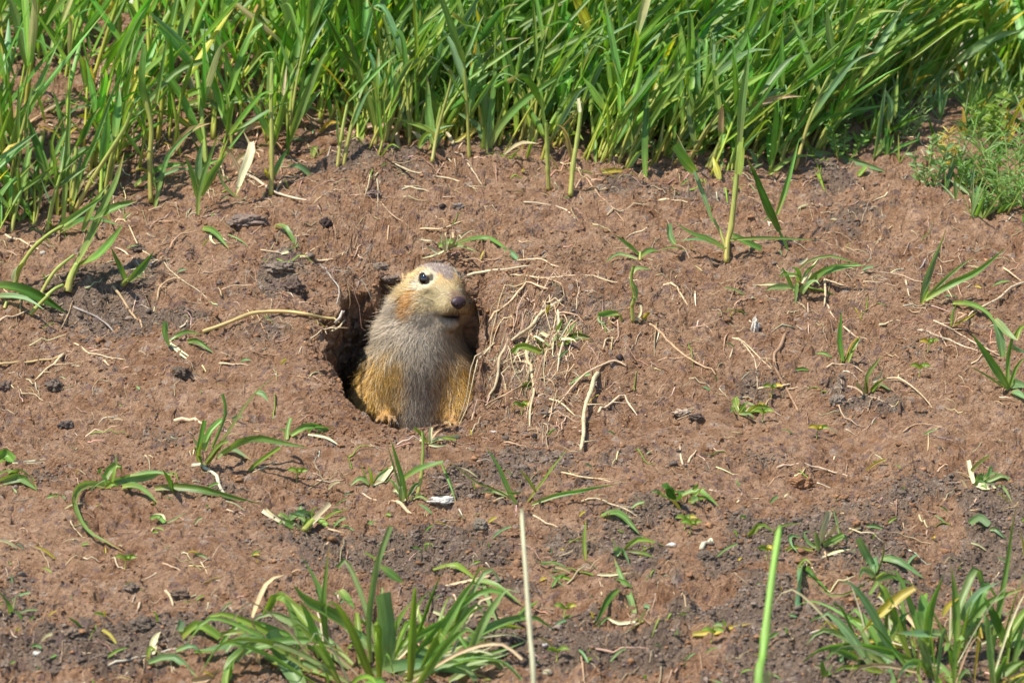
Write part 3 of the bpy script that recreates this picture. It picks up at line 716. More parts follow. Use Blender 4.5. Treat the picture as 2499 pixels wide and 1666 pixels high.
# --- foreground, middle
tuft('splayed five-bladed star of thin grass behind the tip of the blurred pale stalk', 'b4', (1130, 462), [
    ([(1095, 455), (1045, 370), (985, 230), (905, 100)], 28, 'g'), ([(1165, 445), (1260, 320), (1340, 210), (1420, 105)], 18, 'e'),
    ([(1215, 380), (1165, 300), (1110, 238)], 18, 'o'), ([(1190, 460), (1330, 405), (1480, 375), (1600, 350), (1750, 328)], 24, 'g'),
    ([(1080, 430), (960, 365), (860, 330), (740, 240), (665, 190)], 12, 'o'), ([(1070, 420), (960, 402), (860, 385)], 22, 'p', 'l'),
    ([(1040, 390), (1120, 380)], 16, 'g', 'c')])
tuft('stubbly grass tuft with one blade bent over like a tent, in front of the animal', 'b4', (405, 435), [
    ([(408, 432), (385, 300), (345, 160), (315, 55)], 30, 'g'), ([(395, 420), (340, 240), (290, 70)], 16, 'p'), ([(390, 300), (480, 240), (640, 198)], 34, 'g', 'c'),
    ([(630, 200), (670, 290), (700, 380), (720, 450)], 18, 'd'), ([(475, 420), (505, 280), (515, 130), (512, 0)], 22, 's'),
    ([(430, 435), (500, 425), (575, 455)], 16, 'p', 'l'), ([(400, 440), (350, 370), (330, 380)], 24, 'w', 'lc'), ([(420, 410), (460, 340), (520, 320)], 26, 'b'),
    ([(360, 440), (310, 430), (300, 460)], 12, 't', 'l')], filler=(4, .004, .012, .025, 'gpw'))
tuft('chewed pale grass stub with frayed cut ends, left of the tented blade', 'b4', (195, 345), [
    ([(180, 340), (150, 280), (125, 200)], 18, 'e'), ([(200, 340), (190, 270), (175, 220)], 18, 'e'), ([(205, 340), (240, 280), (300, 235)], 22, 'p', 'c'),
    ([(220, 345), (280, 290), (335, 225)], 34, 'w', 'c'), ([(180, 335), (120, 330), (60, 345)], 24, 'p', 'l'), ([(180, 330), (130, 310), (80, 310)], 16, 'b', 'l'), ([(200, 345), (250, 320), (290, 320)], 14, 'w', 'l')])
tuft('white frayed stub of cut stalks on the lip just below the animal\'s chest', 'b4', (555, 70), [
    ([(545, 80), (510, 30), (460, -20)], 20, 'e', 'c'), ([(560, 80), (560, 30), (570, -20)], 22, 'w', 'c'), ([(560, 75), (620, 50), (700, 40), (740, 30)], 24, 'w', 'lc'),
    ([(560, 80), (640, 75), (720, 55)], 20, 'p', 'lc'), ([(550, 80), (500, 60), (450, 50)], 18, 'w', 'l'), ([(550, 90), (610, 95), (660, 90)], 16, 'w', 'l'), ([(555, 80), (600, 10), (640, -15)], 12, 't')])
tuft('lush clump of broad green blades, lower left of centre, with a curled brown leaf', 'b4', (230, 1500), [
    ([(185, 1440), (175, 1200), (205, 960), (240, 800), (315, 595)], 34, 'p', 'c'), ([(290, 1440), (285, 1200), (262, 1010)], 92, 'b', 'c'), ([(460, 1310), (520, 1150), (570, 1020), (628, 885)], 26, 'd'),
    ([(320, 1330), (370, 1180), (450, 1055)], 50, 'g'), ([(210, 1370), (100, 1260), (-20, 1170)], 56, 'b'), ([(200, 1500), (400, 1450), (600, 1460), (910, 1530)], 60, 'b'),
    ([(480, 1450), (700, 1420), (950, 1380), (1150, 1310)], 34, 'g'), ([(600, 1490), (800, 1440), (1050, 1385)], 40, 'p'), ([(430, 1340), (540, 1240), (680, 1150)], 40, 'g'), ([(350, 1500), (520, 1330), (680, 1240)], 34, 'e'),
    ([(420, 1350), (560, 1400), (800, 1440)], 60, 'b'), ([(250, 850), (310, 890), (400, 950)], 50, 'g'), ([(0, 990), (50, 1060), (90, 1110)], 50, 'g'),
    ('b3', [(2150, 1450), (2115, 1100), (2130, 850), (2150, 665)], 34, 'g'), ('b3', [(2130, 1200), (2095, 1000), (2040, 870), (1945, 700)], 36, 'g'), ('b3', [(2300, 1240), (2140, 1110), (2000, 1030), (1915, 925)], 70, 'g'),
    ('b3', [(2090, 1400), (2030, 1180), (1955, 1020)], 50, 'g'), ('b3', [(1480, 1600), (1510, 1430), (1650, 1340), (1900, 1290), (2120, 1310), (2280, 1390)], 56, 'g'),
    ('b3', [(1970, 1600), (1850, 1400), (1765, 1225)], 90, 'b', 'c'), ('b3', [(1270, 1370), (1400, 1400), (1560, 1350), (1700, 1290)], 56, 'b', 'l'), ('b3', [(970, 1440), (1130, 1445), (1300, 1535)], 44, 'b', 'l'),
    ('b3', [(1150, 1355), (1260, 1370), (1330, 1400)], 30, 'b', 'l'), ('b3', [(2120, 1180), (1950, 1070), (1800, 960)], 24, 'e'), ('b3', [(1950, 1500), (1935, 1250), (1880, 1060)], 22, 'p'),
    ('b3', [(1700, 1440), (1690, 1270), (1640, 1130)], 60, 't'), ('b3', [(1650, 1140), (1700, 1010), (1760, 900), (1860, 860)], 40, 't'), ('b3', [(1190, 1260), (1300, 1240), (1430, 1280)], 56, 'e', 'lc'),
    ('b3', [(1440, 1245), (1590, 1235), (1625, 1300)], 26, 'e'), ('b3', [(1170, 1230), (1180, 1160)], 44, 'b', 'c'), ('b3', [(1000, 1380), (1010, 1280), (1050, 1230)], 40, 'w', 'l'), ('b3', [(960, 1420), (980, 1370), (1060, 1390)], 26, 'e', 'l'),
    ('b3', [(1460, 1600), (1500, 1480), (1540, 1400)], 50, 'g'), ('b3', [(1730, 1400), (1850, 1450), (2050, 1490), (2200, 1560)], 40, 'e'), ('b3', [(1250, 1560), (1330, 1540), (1440, 1470)], 40, 't', 'l')],
    filler=(70, .045, .03, .085, 'ggepepewt'), cat='grass clump', name='grass_clump')
tuft('yellow-green leaf stretched on dark crumbs, crossed by a brown straw, left of the blurred stalk', 'b4', (870, 935), [
    ([(580, 868), (720, 880), (850, 930)], 34, 'e', 'l'), ([(840, 930), (960, 1000), (1150, 1100)], 34, 'g', 'l'), ([(890, 940), (920, 1080), (1000, 1240)], 26, 'p', 'l'), ([(930, 900), (820, 930), (560, 980)], 18, 't', 'l')])
tuft('low crossed leaves beside a dark clod, left of the blurred stalk at the bottom', 'b4', (990, 1250), [
    ([(730, 1330), (880, 1280), (1000, 1248), (1150, 1228)], 32, 'e', 'l'), ([(1060, 1225), (1140, 1160), (1240, 1055)], 46, 'b', 'l'), ([(880, 1310), (800, 1240), (700, 1225), (580, 1260)], 10, 'p', 'l')])
tuft('drooping plant with folded blue-green leaf on a bowed stem, right of the blurred stalk', 'b4', (1832, 1180), [
    ([(1832, 1180), (1800, 1070), (1740, 920), (1700, 780)], 34, 'p', 'l'), ([(1695, 755), (1740, 790), (1800, 835)], 60, 'b', 'l'), ([(1730, 990), (1650, 1110), (1575, 1225)], 36, 'd', 'l'),
    ([(1835, 1190), (1740, 1200), (1640, 1150)], 20, 'w', 'l'), ([(1790, 1250), (1830, 1220), (1880, 1190)], 30, 'w', 'lc'), ([(1860, 1190), (1895, 1100)], 20, 'w'), ([(1600, 895), (1700, 898), (1840, 880)], 14, 'w', 'l')], cat='grass plant', name='grass_plant')
tuft('lone blue-green blade lying below the pale bowed straw, right foreground', 'b4', (1640, 540), [([(1620, 535), (1740, 565), (1860, 645)], 44, 'g', 'l')], cat='grass blade')
tuft('single short dark blade standing upright in the right middle foreground', 'b4', (1522, 805), [([(1522, 805), (1518, 680), (1530, 548)], 24, 'e'), ([(1522, 810), (1560, 840), (1600, 870)], 10, 'p', 'l')], cat='grass blade')
tuft('low tangle of olive leaves behind the folded blue-green leaf', 'b4', (1850, 730), [
    ([(1760, 740), (1850, 710), (2020, 715)], 26, 'e', 'l'), ([(1790, 750), (1880, 760), (1960, 790)], 20, 'o', 'l'), ([(1880, 740), (1900, 700)], 20, 'e'), ([(1700, 750), (1705, 700), (1680, 650)], 14, 'o'), ([(1890, 745), (1950, 715)], 22, 'e', 'l')])
tuft('thin dark curl of grass lying right beside the blurred pale stalk', 'b4', (1240, 830), [([(1205, 800), (1250, 840), (1350, 840), (1480, 905)], 14, 'd', 'l')], cat='grass blade')
# --- foreground, left
tuft('sprawling grass plant whose long ribbon blade curls down around bare soil on the left', 'b3', (690, 285), [
    ([(680, 285), (600, 285), (520, 320), (482, 390), (480, 450), (520, 550), (590, 625), (700, 670), (812, 712)], 42, 'g', 'l'), ([(710, 265), (850, 225), (970, 210), (1070, 190)], 54, 'b', 'n'),
    ([(800, 290), (900, 335), (1035, 400)], 40, 'g', 'l'), ([(680, 270), (700, 190), (770, 140), (800, 210)], 44, 'g'), ([(690, 270), (655, 200)], 40, 'b'), ([(760, 180), (760, 90), (740, 70)], 16, 'o'), ([(690, 290), (740, 300), (780, 290)], 26, 'e', 'l'),
    ([(850, 215), (1000, 190), (1150, 215)], 26, 'p')], cat='grass plant', name='grass_plant', filler=(4, .004, .01, .02, 'gpe'))
tuft('long flat green blade with pointed upright leaf, right of the sprawling plant', 'b3', (1130, 325), [
    ([(1010, 300), (1130, 318), (1300, 345), (1500, 378), (1710, 400)], 42, 'g', 'l'), ([(1130, 325), (1105, 250), (1060, 172)], 36, 'd')], cat='grass plant', name='grass_plant')
tuft('broad leaves cut off by the left edge, folded over on the ground', 'b3', (-20, 220), [
    ([(-40, 130), (30, 120), (85, 125)], 64, 'g', 'lc'), ([(-30, 215), (100, 190), (200, 225), (245, 325)], 40, 'g'), ([(-20, 265), (120, 265), (242, 310)], 56, 'g', 'l'), ([(-20, 240), (100, 215), (200, 240)], 20, 'w'),
    ([(80, 125), (190, 118), (300, 105)], 14, 'w', 'l'), ([(80, 130), (190, 130), (295, 122)], 12, 'w', 'l')])
tuft('flattened cut tuft with white stalk ends and a thick yellow stub, above the lush clump', 'b3', (2000, 560), [
    ([(1715, 445), (1790, 490), (1860, 525)], 24, 'w', 'lc'), ([(1740, 430), (1800, 470), (1880, 510)], 20, 'w', 'lc'), ([(1820, 470), (1890, 520)], 44, 'g', 'lc'), ([(1880, 515), (1960, 500), (2060, 480)], 38, 'b', 'lc'),
    ([(2010, 560), (2080, 470), (2155, 395)], 30, 'w', 'c'), ([(1985, 572), (2060, 545), (2140, 540)], 42, 'e', 'lcr'), ([(2110, 500), (2190, 460), (2280, 432)], 22, 'e'), ([(2000, 540), (1970, 490), (1890, 470)], 24, 'p', 'c'),
    ([(2140, 560), (2280, 590)], 12, 't', 'l'), ([(2040, 500), (2040, 440), (2080, 420)], 14, 'e')], filler=(5, .005, .01, .022, 'wpeg'))
tuft('tiny dark leaf pair on bare soil below the long flat green blade', 'b3', (1070, 520), [([(985, 500), (1030, 515), (1075, 520)], 28, 'g', 'lc'), ([(1080, 522), (1140, 500), (1220, 450)], 14, 'o'), ([(1080, 520), (1060, 470), (990, 465)], 14, 'w')])
tuft('short green leaf stub at the left edge near the bottom', 'b3', (70, 1110), [([(72, 1112), (45, 1050), (0, 985)], 44, 'g', 'c'), ([(85, 1100), (105, 1000)], 14, 'o')])
tuft('grass tuft with a long slanting brown-green stem in the left middle of the bare soil', 'b3', (1330, 165), [
    ('g6', [(1335, 1555), (1360, 1430), (1385, 1315)], 32, 'd', 'c'), ('g6', [(1380, 1520), (1420, 1400), (1505, 1315)], 44, 'g', 'c'), ('g6', [(1430, 1560), (1560, 1370), (1680, 1190), (1790, 1070), (1890, 1000)], 26, 'o'),
    ('g6', [(1430, 1500), (1520, 1270), (1500, 1135)], 22, 'b', 'c'), ('g6', [(1500, 1540), (1630, 1455), (1760, 1435), (1900, 1465), (2080, 1500)], 44, 'g'), ([(1420, 100), (1500, 72), (1640, 115)], 30, 'p', 'l'),
    ([(1300, 120), (1290, 60), (1320, -20)], 34, 'o'), ([(1630, 185), (1700, 120), (1830, 30)], 26, 'e', 'c'), ('g6', [(1720, 1130), (1780, 1140), (1815, 1190)], 34, 'b'), ('g6', [(1340, 1500), (1300, 1420)], 16, 'p')], filler=(3, .003, .015, .03, 'goe'))
tuft('small broken-leaved tuft right of the slanting brown-green stem', 'g6', (1960, 1430), [
    ([(1935, 1445), (1945, 1370), (1965, 1300)], 30, 'g', 'c'), ([(1965, 1420), (2080, 1395), (2215, 1375)], 38, 'g', 'lc'), ([(2080, 1430), (2150, 1400), (2260, 1350)], 14, 'o'), ([(2080, 1395), (2130, 1360), (2190, 1365)], 22, 'd'), ([(2080, 1410), (2200, 1430), (2300, 1490)], 16, 'w', 'l')])
# --- left middle
tuft('big yellow-green grass plant leaning right, on the left above the dark hollow', 'g6', (460, 440), [
    ([(455, 445), (480, 350), (525, 255)], 60, 's'), ([(515, 280), (600, 130), ('g3', 700, 1420), ('g3', 790, 1220), ('g3', 838, 1030)], 74, 'g'), ([(530, 270), (650, 215), (750, 110), (830, -10)], 74, 'g'),
    ([(95, 410), (140, 280), (220, 160), (330, 60), (430, 0)], 34, 's'), ([('g3', 370, 1560), ('g3', 560, 1420), ('g3', 720, 1310)], 40, 'g'), ([(270, 470), (370, 310), (505, 195)], 28, 's'), ([(100, 380), (130, 290), (180, 250)], 60, 'o'),
    ([(300, 490), (370, 430), (430, 400)], 30, 's'), ([('g3', 640, 1500), ('g3', 780, 1400), ('g3', 930, 1355)], 60, 'g'), ([('g3', 560, 1560), ('g3', 640, 1360), ('g3', 740, 1240)], 40, 'e')], cat='grass plant', name='grass_plant')
tuft('two-leaved V-shaped sprout at the right rim of the dark hollow on the left', 'g6', (850, 385), [([(852, 385), (810, 280), (748, 145)], 38, 'g'), ([(865, 380), (940, 300), (1040, 175)], 52, 'g'), ([(880, 360), (930, 340), (980, 355)], 18, 'p'), ([(830, 400), (860, 370)], 40, 's')], cat='grass plant', name='grass_plant')
tuft('wide dark leaf and pale leaf reaching in low from the left edge', 'g6', (0, 520), [([(-40, 415), (120, 430), (300, 500), (455, 590)], 76, 'd'), ([(-40, 480), (80, 480), (190, 505), (300, 570)], 46, 'b'), ([(205, 600), (250, 550), (330, 470)], 34, 's'), ([(30, 560), (45, 510)], 24, 's')], cat='grass plant', name='grass_plant')
tuft('uprooted little tuft with white roots and cut green leaves, left of the burrow', 'g6', (1130, 790), [
    ([(1135, 820), (1110, 730), (1122, 648)], 40, 'b', 'c'), ([(1150, 775), (1250, 748), (1370, 735)], 26, 'g', 'l'), ([(1270, 780), (1340, 825), (1440, 860)], 40, 'g', 'l'), ([(1150, 790), (1230, 850), (1330, 915)], 12, 'w', 'l'),
    ([(1150, 800), (1220, 870), (1310, 935)], 13, 'w', 'l'), ([(1145, 780), (1190, 750), (1260, 745)], 16, 'w', 'l')])
tuft('short green blade with a white tuft, fallen on soil near the tall grass at left', 'g6', (1450, 90), [([(1370, 20), (1450, 85), (1550, 165)], 40, 'g', 'l'), ([(1420, 60), (1430, 100), (1460, 130)], 22, 'w', 'l'), ([(1540, 60), (1620, 110), (1680, 150)], 10, 'p', 'l')], cat='grass blade')
tuft('green leaf stub with a pale foot, high between the left grass and the animal', 'g6', (1920, 185), [([(1865, 10), (1920, 60), (1995, 150)], 44, 'g', 'lc'), ([(1900, 190), (1950, 170), (2000, 140)], 30, 'w', 'l'), ([(1990, 150), (2020, 110)], 14, 'w')])
# --- behind and right of the animal
tuft('arching green blade over pale cut stubs just behind the animal\'s head', 'z1', (1160, 80), [
    ([(1180, 75), (1330, 15), (1480, 5), (1600, 75), (1705, 140)], 34, 'g'), ([(1100, 60), (1180, 80), (1240, 40)], 44, 'g', 'lc'), ([(1160, 90), (1060, 30), (930, 10)], 26, 'w', 'l'), ([(1160, 90), (1190, 30), (1200, -40)], 14, 'w'),
    ([(1170, 90), (1260, 80), (1400, 110)], 18, 'p', 'l'), ([(1160, 90), (1080, 130), (960, 160)], 18, 'w', 'l'), ([(1150, 80), (1120, 20), (1130, -50)], 14, 'w'), ([(1600, 90), (1660, 120), (1700, 165)], 44, 'b', 'c')], filler=(6, .006, .012, .025, 'wwpt'))
tuft('low two-leaved grass sprout on clear soil, up and right of the animal', 'b1', (1210, 215), [([(1200, 200), (1120, 130), (1035, 65)], 32, 'g'), ([(1212, 212), (1270, 170), (1345, 175)], 36, 'g'), ([(1340, 170), (1420, 150), (1540, 170)], 12, 'o'), ([(1210, 240), (1212, 180)], 22, 's'), ([(1190, 230), (1060, 220), (960, 265)], 22, 'p', 'l')], cat='grass plant', name='grass_plant')
tuft('upright leafy stem with a snapped flat leaf at its foot, right of the animal', 'b1', (1162, 650), [
    ([(1162, 655), (1155, 560), (1172, 480), (1150, 370), (1165, 275)], 30, 's'), ([(1165, 520), (1180, 450), (1160, 380)], 40, 'b'), ([(1085, 650), (1070, 605)], 22, 's'), ([(1060, 605), (990, 600), (920, 605)], 40, 'g', 'c'), ([(920, 620), (935, 680), (1000, 670)], 18, 'p', 'l'),
    ([(1160, 330), (1190, 290), (1290, 300)], 26, 'p'), ([(1190, 650), (1215, 590), (1210, 545)], 18, 'w', 'c'), ([(1230, 640), (1260, 600), (1270, 590)], 26, 'y', 'c')], cat='grass plant', name='grass_plant')
tuft('tall single grass plant with drooping side leaves on open soil at right', 'b1', (1805, 250), [
    ([(1800, 255), (1805, 120), ('g5', 370, 1540), ('g5', 400, 1280), ('g5', 430, 960)], 42, 's'), ([('g5', 425, 960), ('g5', 440, 700), ('g5', 470, 500), ('g5', 492, 320)], 60, 'g'), ([(1790, 160), (1680, 95), (1560, 55), (1450, -20)], 38, 'g'), ([(1780, 150), (1620, 100), (1450, 110)], 26, 'b'),
    ([(1450, 130), (1415, 80), (1405, -10)], 40, 'b', 'c'), ('b2', [(100, 70), (200, 120), (300, 165)], 52, 'g', 'c'), ('b2', [(90, 100), (300, 88), (520, 95), (690, 100)], 22, 'g'), ('b2', [(60, 160), (20, 40), ('g5', 250, 1480)], 24, 's'),
    ([('g5', 250, 1500), ('g5', 190, 1330), ('g5', 130, 1180), ('g5', -10, 880)], 28, 'b'), ([('g5', 125, 1155), ('g5', 60, 1080), ('g5', -10, 980)], 74, 'g', 'c'), ([('g5', 420, 1180), ('g5', 440, 1050), ('g5', 450, 930)], 60, 'e', 'c')], cat='grass plant', name='grass_plant')
tuft('dark green blade hanging down diagonally beside the tall single plant', 'b2', (490, 170), [([('g5', 700, 1560), ('g5', 620, 1380), ('g5', 540, 1180), ('g5', 470, 1050)], 54, 'd'), ([(480, 170), (430, 60), (395, -10)], 36, 'd'), ([('g5', 680, 1450), ('g5', 740, 1280), ('g5', 790, 1100), ('g5', 835, 930)], 36, 'g'), ([(440, 260), (425, 130)], 20, 'b')], cat='grass plant', name='grass_plant')
tuft('spidery low tuft of arching blades right of the tall single plant', 'b2', (565, 400), [
    ([(548, 390), (540, 470), (532, 565)], 30, 'g', 'l'), ([(600, 405), (700, 440), (800, 472)], 46, 'g'), ([(620, 385), (720, 320), (850, 285), (1015, 270)], 50, 'g'), ([(565, 300), (640, 240), (780, 212), (870, 235), (1000, 275)], 24, 'o'),
    ([(570, 390), (540, 330), (400, 350)], 18, 'p'), ([(580, 390), (620, 310), (690, 250)], 26, 'p'), ([(560, 380), (545, 310), (510, 290)], 40, 'g'), ([(560, 260), (600, 240), (620, 215)], 26, 'w')], filler=(7, .006, .012, .03, 'gppw'))
tuft('grass sprout of three straight slanting blades on the right, one very long and grey', 'b2', (1400, 535), [
    ([(1400, 530), (1430, 380), (1490, 210), (1572, 10)], 44, 'b'), ([(1420, 510), (1600, 400), (1780, 310), (1975, 150)], 42, 'g'), ([(1415, 500), (1530, 390), (1620, 310), (1765, 205)], 26, 'p'), ([(1390, 545), (1440, 505), (1490, 500)], 22, 't', 'l'), ([(1400, 540), (1440, 450), (1450, 400)], 20, 'e')], cat='grass plant', name='grass_plant')
tuft('weathered bent plant with tan sheath and a long blade drooping to the right edge', 'b2', (1610, 685), [
    ([(1605, 690), (1640, 640), (1710, 600)], 24, 't'), ([(1610, 690), (1650, 600), (1690, 610)], 22, 't'), ([(1610, 530), (1720, 565), (1820, 620), (1890, 690), (1930, 760)], 34, 'g', 'l'), ([(1600, 690), (1610, 600), (1640, 530)], 18, 'p'), ([(1620, 680), (1700, 640), (1780, 590)], 16, 'y')])
tuft('dense grass plant cut by the right edge at mid height, blades fanning up and left', 'b2', (1995, 1130), [
    ([(1990, 1120), (1900, 980), (1820, 850), (1735, 735)], 54, 'g'), ([(1985, 1120), (1985, 900), (2020, 760), (2100, 650)], 30, 'g'), ([(1945, 900), (1930, 750), (1885, 640)], 56, 'b'), ([(1990, 1090), (2060, 1080), (2130, 1110)], 56, 'b'), ([(2020, 830), (2070, 840), (2130, 880)], 40, 'b'),
    ([(1900, 640), (1990, 740), (2060, 790)], 50, 'p'), ([(1980, 1110), (1900, 990), (1860, 920)], 40, 'e', 'c'), ([(1970, 1110), (1850, 1030), (1720, 960)], 14, 'p'), ([(2050, 780), (2070, 710), (2110, 680)], 30, 'e'), ([(1990, 1120), (2050, 960), (2110, 900)], 26, 'g'), ([(2010, 1140), (2060, 1150), (2120, 1190)], 44, 'b')], cat='grass plant', name='grass_plant')
tuft('short olive sprout with one straight dark blade, right of centre below the paired straws', 'b2', (880, 935), [([(862, 930), (838, 780), (852, 580)], 34, 'd'), ([(870, 920), (920, 800), (990, 745)], 20, 'y'), ([(900, 935), (930, 840), (965, 770)], 24, 'e', 'c'), ([(890, 930), (900, 850)], 24, 'o', 'c'), ([(850, 930), (845, 850)], 20, 'p', 'c')])
tuft('cropped pale-ended tuft behind the dark vertical twig, right of centre', 'b2', (1040, 1150), [([(1030, 1150), (1030, 1030), (1130, 885)], 34, 'o'), ([(1050, 1130), (1090, 1080), (1160, 1035)], 20, 'e'), ([(1000, 1150), (975, 1110), (955, 1075)], 26, 'w', 'c'), ([(1065, 1070), (1110, 1030), (1125, 980)], 24, 'w', 'c'), ([(1020, 1150), (1010, 1060)], 26, 'o', 'c'), ([(1060, 1140), (1110, 1080)], 16, 'p')])
tuft('narrow yellow fallen leaf on soil at right, below the spidery tuft', 'b2', (950, 590), [([(900, 500), (940, 575), (1000, 665)], 24, 'y', 'l')], name='dry_leaf', cat='dry leaf')
# --- foreground, right
tuft('grass tuft flat on the dark crumbs at centre right, broad leaf pointing lower right', 'b5', (30, 380), [([(40, 340), (150, 360), (290, 425)], 40, 'g', 'l'), ([(-60, 330), (0, 360), (50, 400)], 54, 'd', 'l'), ([(20, 350), (60, 310)], 30, 'p'), ([(0, 380), (30, 330)], 40, 'd'), ([(110, 310), (150, 260)], 28, 'e')], filler=(6, .007, .008, .02, 'gdep'))
tuft('pale folded plant with short green leaf, behind the blurred green stem tip', 'b5', (950, 665), [
    ([(945, 660), (950, 580), (1000, 445)], 40, 'w', 'c'), ([(960, 665), (1020, 640), (1095, 600)], 40, 'g', 'c'), ([(930, 670), (890, 650), (840, 625)], 20, 'e'), ([(975, 620), (1050, 540)], 26, 'w', 'c'), ([(1065, 595), (1045, 500), (1022, 410)], 12, 'd'), ([(940, 680), (880, 670), (830, 590), (880, 575)], 20, 'p')], filler=(5, .006, .01, .02, 'wpet'))
tuft('blue-green plant with a ribbon leaf running right over the crumbs, above the lower right clump', 'b5', (1300, 870), [
    ([(1190, 620), (1240, 720), (1290, 800), (1300, 870)], 50, 'b'), ([(1340, 755), (1450, 815), (1620, 885)], 40, 'b', 'l'), ([(1300, 870), (1200, 940), (1100, 990), (1000, 992), (880, 905)], 14, 'o', 'l'), ([(1305, 860), (1350, 740), (1360, 640)], 12, 'o'),
    ([(1300, 880), (1370, 850), (1450, 900)], 18, 'e'), ([(1290, 850), (1310, 740)], 50, 'b', 'c'), ([(1300, 880), (1220, 870), (1190, 900)], 40, 'p', 'l'), ([(1290, 910), (1400, 910), (1560, 930)], 30, 'g', 'l'), ([(1180, 990), (1210, 960)], 44, 'b', 'l')])
tuft('broad blue-green blade hanging straight down with a dark curl beside it, lower right', 'b5', (850, 815), [([(825, 800), (820, 900), (806, 1085)], 50, 'b', 'lc'), ([(852, 810), (880, 880), (945, 915)], 28, 'd', 'l'), ([(860, 860), (930, 920), (1010, 990)], 12, 'd', 'l'), ([(800, 800), (840, 780), (890, 800)], 16, 'e', 'l')])
tuft('C-shaped blue-grey leaf curl on the crumbs, right of the blurred green stem tip', 'b5', (750, 690), [([(810, 620), (745, 640), (745, 690), (800, 725)], 26, 'b', 'l')], name='grass_shoot', cat='grass blade')
tuft('short striped pale leaf left of the blurred green stem tip', 'b5', (560, 600), [([(470, 602), (560, 585), (655, 605)], 34, 'e', 'l'), ([(640, 600), (690, 545), (820, 520)], 20, 'o', 'l'), ([(650, 600), (640, 550)], 22, 'p')])
tuft('bleached forked stubble with frayed ends near the right edge', 'b5', (1960, 270), [([(1945, 265), (1925, 190), (1908, 115)], 26, 'w', 'c'), ([(1930, 190), (1980, 140), (2045, 92)], 34, 'o', 'c'), ([(1935, 245), (1880, 205), (1820, 188)], 16, 't'), ([(1965, 275), (2060, 245), (2175, 240)], 30, 'p', 'lc'),
    ([(1970, 280), (2020, 290), (2080, 280)], 40, 'w', 'lc'), ([(1960, 270), (2010, 240), (2050, 210)], 22, 'w'), ([(2100, 280), (2150, 330), (2200, 400)], 20, 'p', 'l')], filler=(6, .006, .01, .02, 'wwtp'))
tuft('short green leaf piece with reddish edge near the right edge', 'b5', (1980, 530), [([(1920, 528), (1980, 530), (2045, 540)], 46, 'b', 'lc'), ([(2050, 570), (2100, 605), (2165, 635)], 30, 'b', 'l')], cat='cut leaf', name='cut_leaf')
tuft('yellow blade leaning at the right edge above the lower right clump', 'b5', (2290, 800), [([(2300, 840), (2270, 700), (2238, 535)], 36, 'y')], cat='dry leaf', name='dry_leaf')
tuft('lush grass clump filling the lower right corner, with two yellow leaves on its left', 'b5', (1750, 1450), [
    ([(1560, 950), (1440, 1020), (1310, 1130), (1205, 1245)], 56, 'y'), ([(1640, 1300), (1660, 1060), (1755, 845)], 44, 'g'), ([(1835, 1300), (1825, 1050), (1795, 795)], 44, 'g'), ([(1420, 1600), (1350, 1450), (1365, 1295)], 90, 'b', 'c'),
    ([(1830, 1340), (1920, 1180), (2060, 1030), (2290, 945)], 44, 'g'), ([(1870, 1160), (1970, 1000), (2120, 905)], 56, 'b'), ([(2060, 1430), (2110, 1100), (2160, 800), (2190, 570), (2228, 390)], 34, 'g'), ([(2170, 1330), (2090, 1150), (2010, 1005)], 56, 'd'),
    ([(1860, 1600), (1820, 1400), (1750, 1250), (1640, 1040), (1535, 905)], 20, 'o'), ([(2080, 1530), (2180, 1470), (2290, 1420)], 56, 'g'), ([(1980, 1360), (1975, 1140)], 28, 'g', 'c'), ([(1840, 1600), (1700, 1450), (1590, 1330)], 60, 'g'), ([(1600, 1600), (1500, 1450), (1410, 1380)], 56, 'g'),
    ([(1730, 1250), (1580, 1260), (1430, 1240)], 60, 'b'), ([(1400, 1290), (1450, 1170), (1540, 1090)], 36, 'g'), ([(1480, 1280), (1490, 1080), (1455, 900)], 36, 'g'), ([(1640, 1240), (1620, 1100), (1600, 980)], 90, 'g'), ([(1370, 1250), (1380, 1120), (1420, 1040)], 22, 'o'),
    ([(1740, 1130), (1780, 1060), (1850, 1010)], 28, 'y'), ([(1420, 1170), (1410, 1100), (1420, 1060)], 50, 'y'), ([(1840, 1200), (1960, 1210), (2090, 1230)], 26, 'p'), ([(2200, 1500), (2230, 1300), (2300, 1080)], 34, 'g'), ([(2150, 1500), (2180, 1300), (2200, 1130)], 22, 'e'), ([(2070, 1560), (2110, 1450), (2130, 1560)], 34, 'b')],
    filler=(75, .05, .03, .08, 'gggbeepywt'), cat='grass clump', name='grass_clump')
tuft('drooping two-tone leaf standing left of the lower right clump', 'b5', (1130, 1340), [([(1140, 1330), (1085, 1380), (1085, 1430), (1112, 1480)], 44, 'b'), ([(1110, 1310), (1140, 1290), (1200, 1270)], 12, 'p')], name='grass_shoot', cat='grass blade')
tuft('small green sprout at the bottom edge left of the lower right clump', 'b5', (980, 1520), [([(975, 1525), (970, 1470), (965, 1430)], 44, 'g', 'c'), ([(985, 1520), (1010, 1470), (1030, 1440)], 22, 'p'), ([(985, 1525), (1000, 1490)], 50, 'g')])
tuft('yellow curled leaf on the crumbs left of the blurred green stem', 'b5', (310, 1210), [([(110, 1250), (260, 1235), (360, 1205), (490, 1178)], 34, 'y', 'l'), ([(320, 1200), (300, 1150)], 22, 'e')], name='dry_leaf', cat='dry leaf')
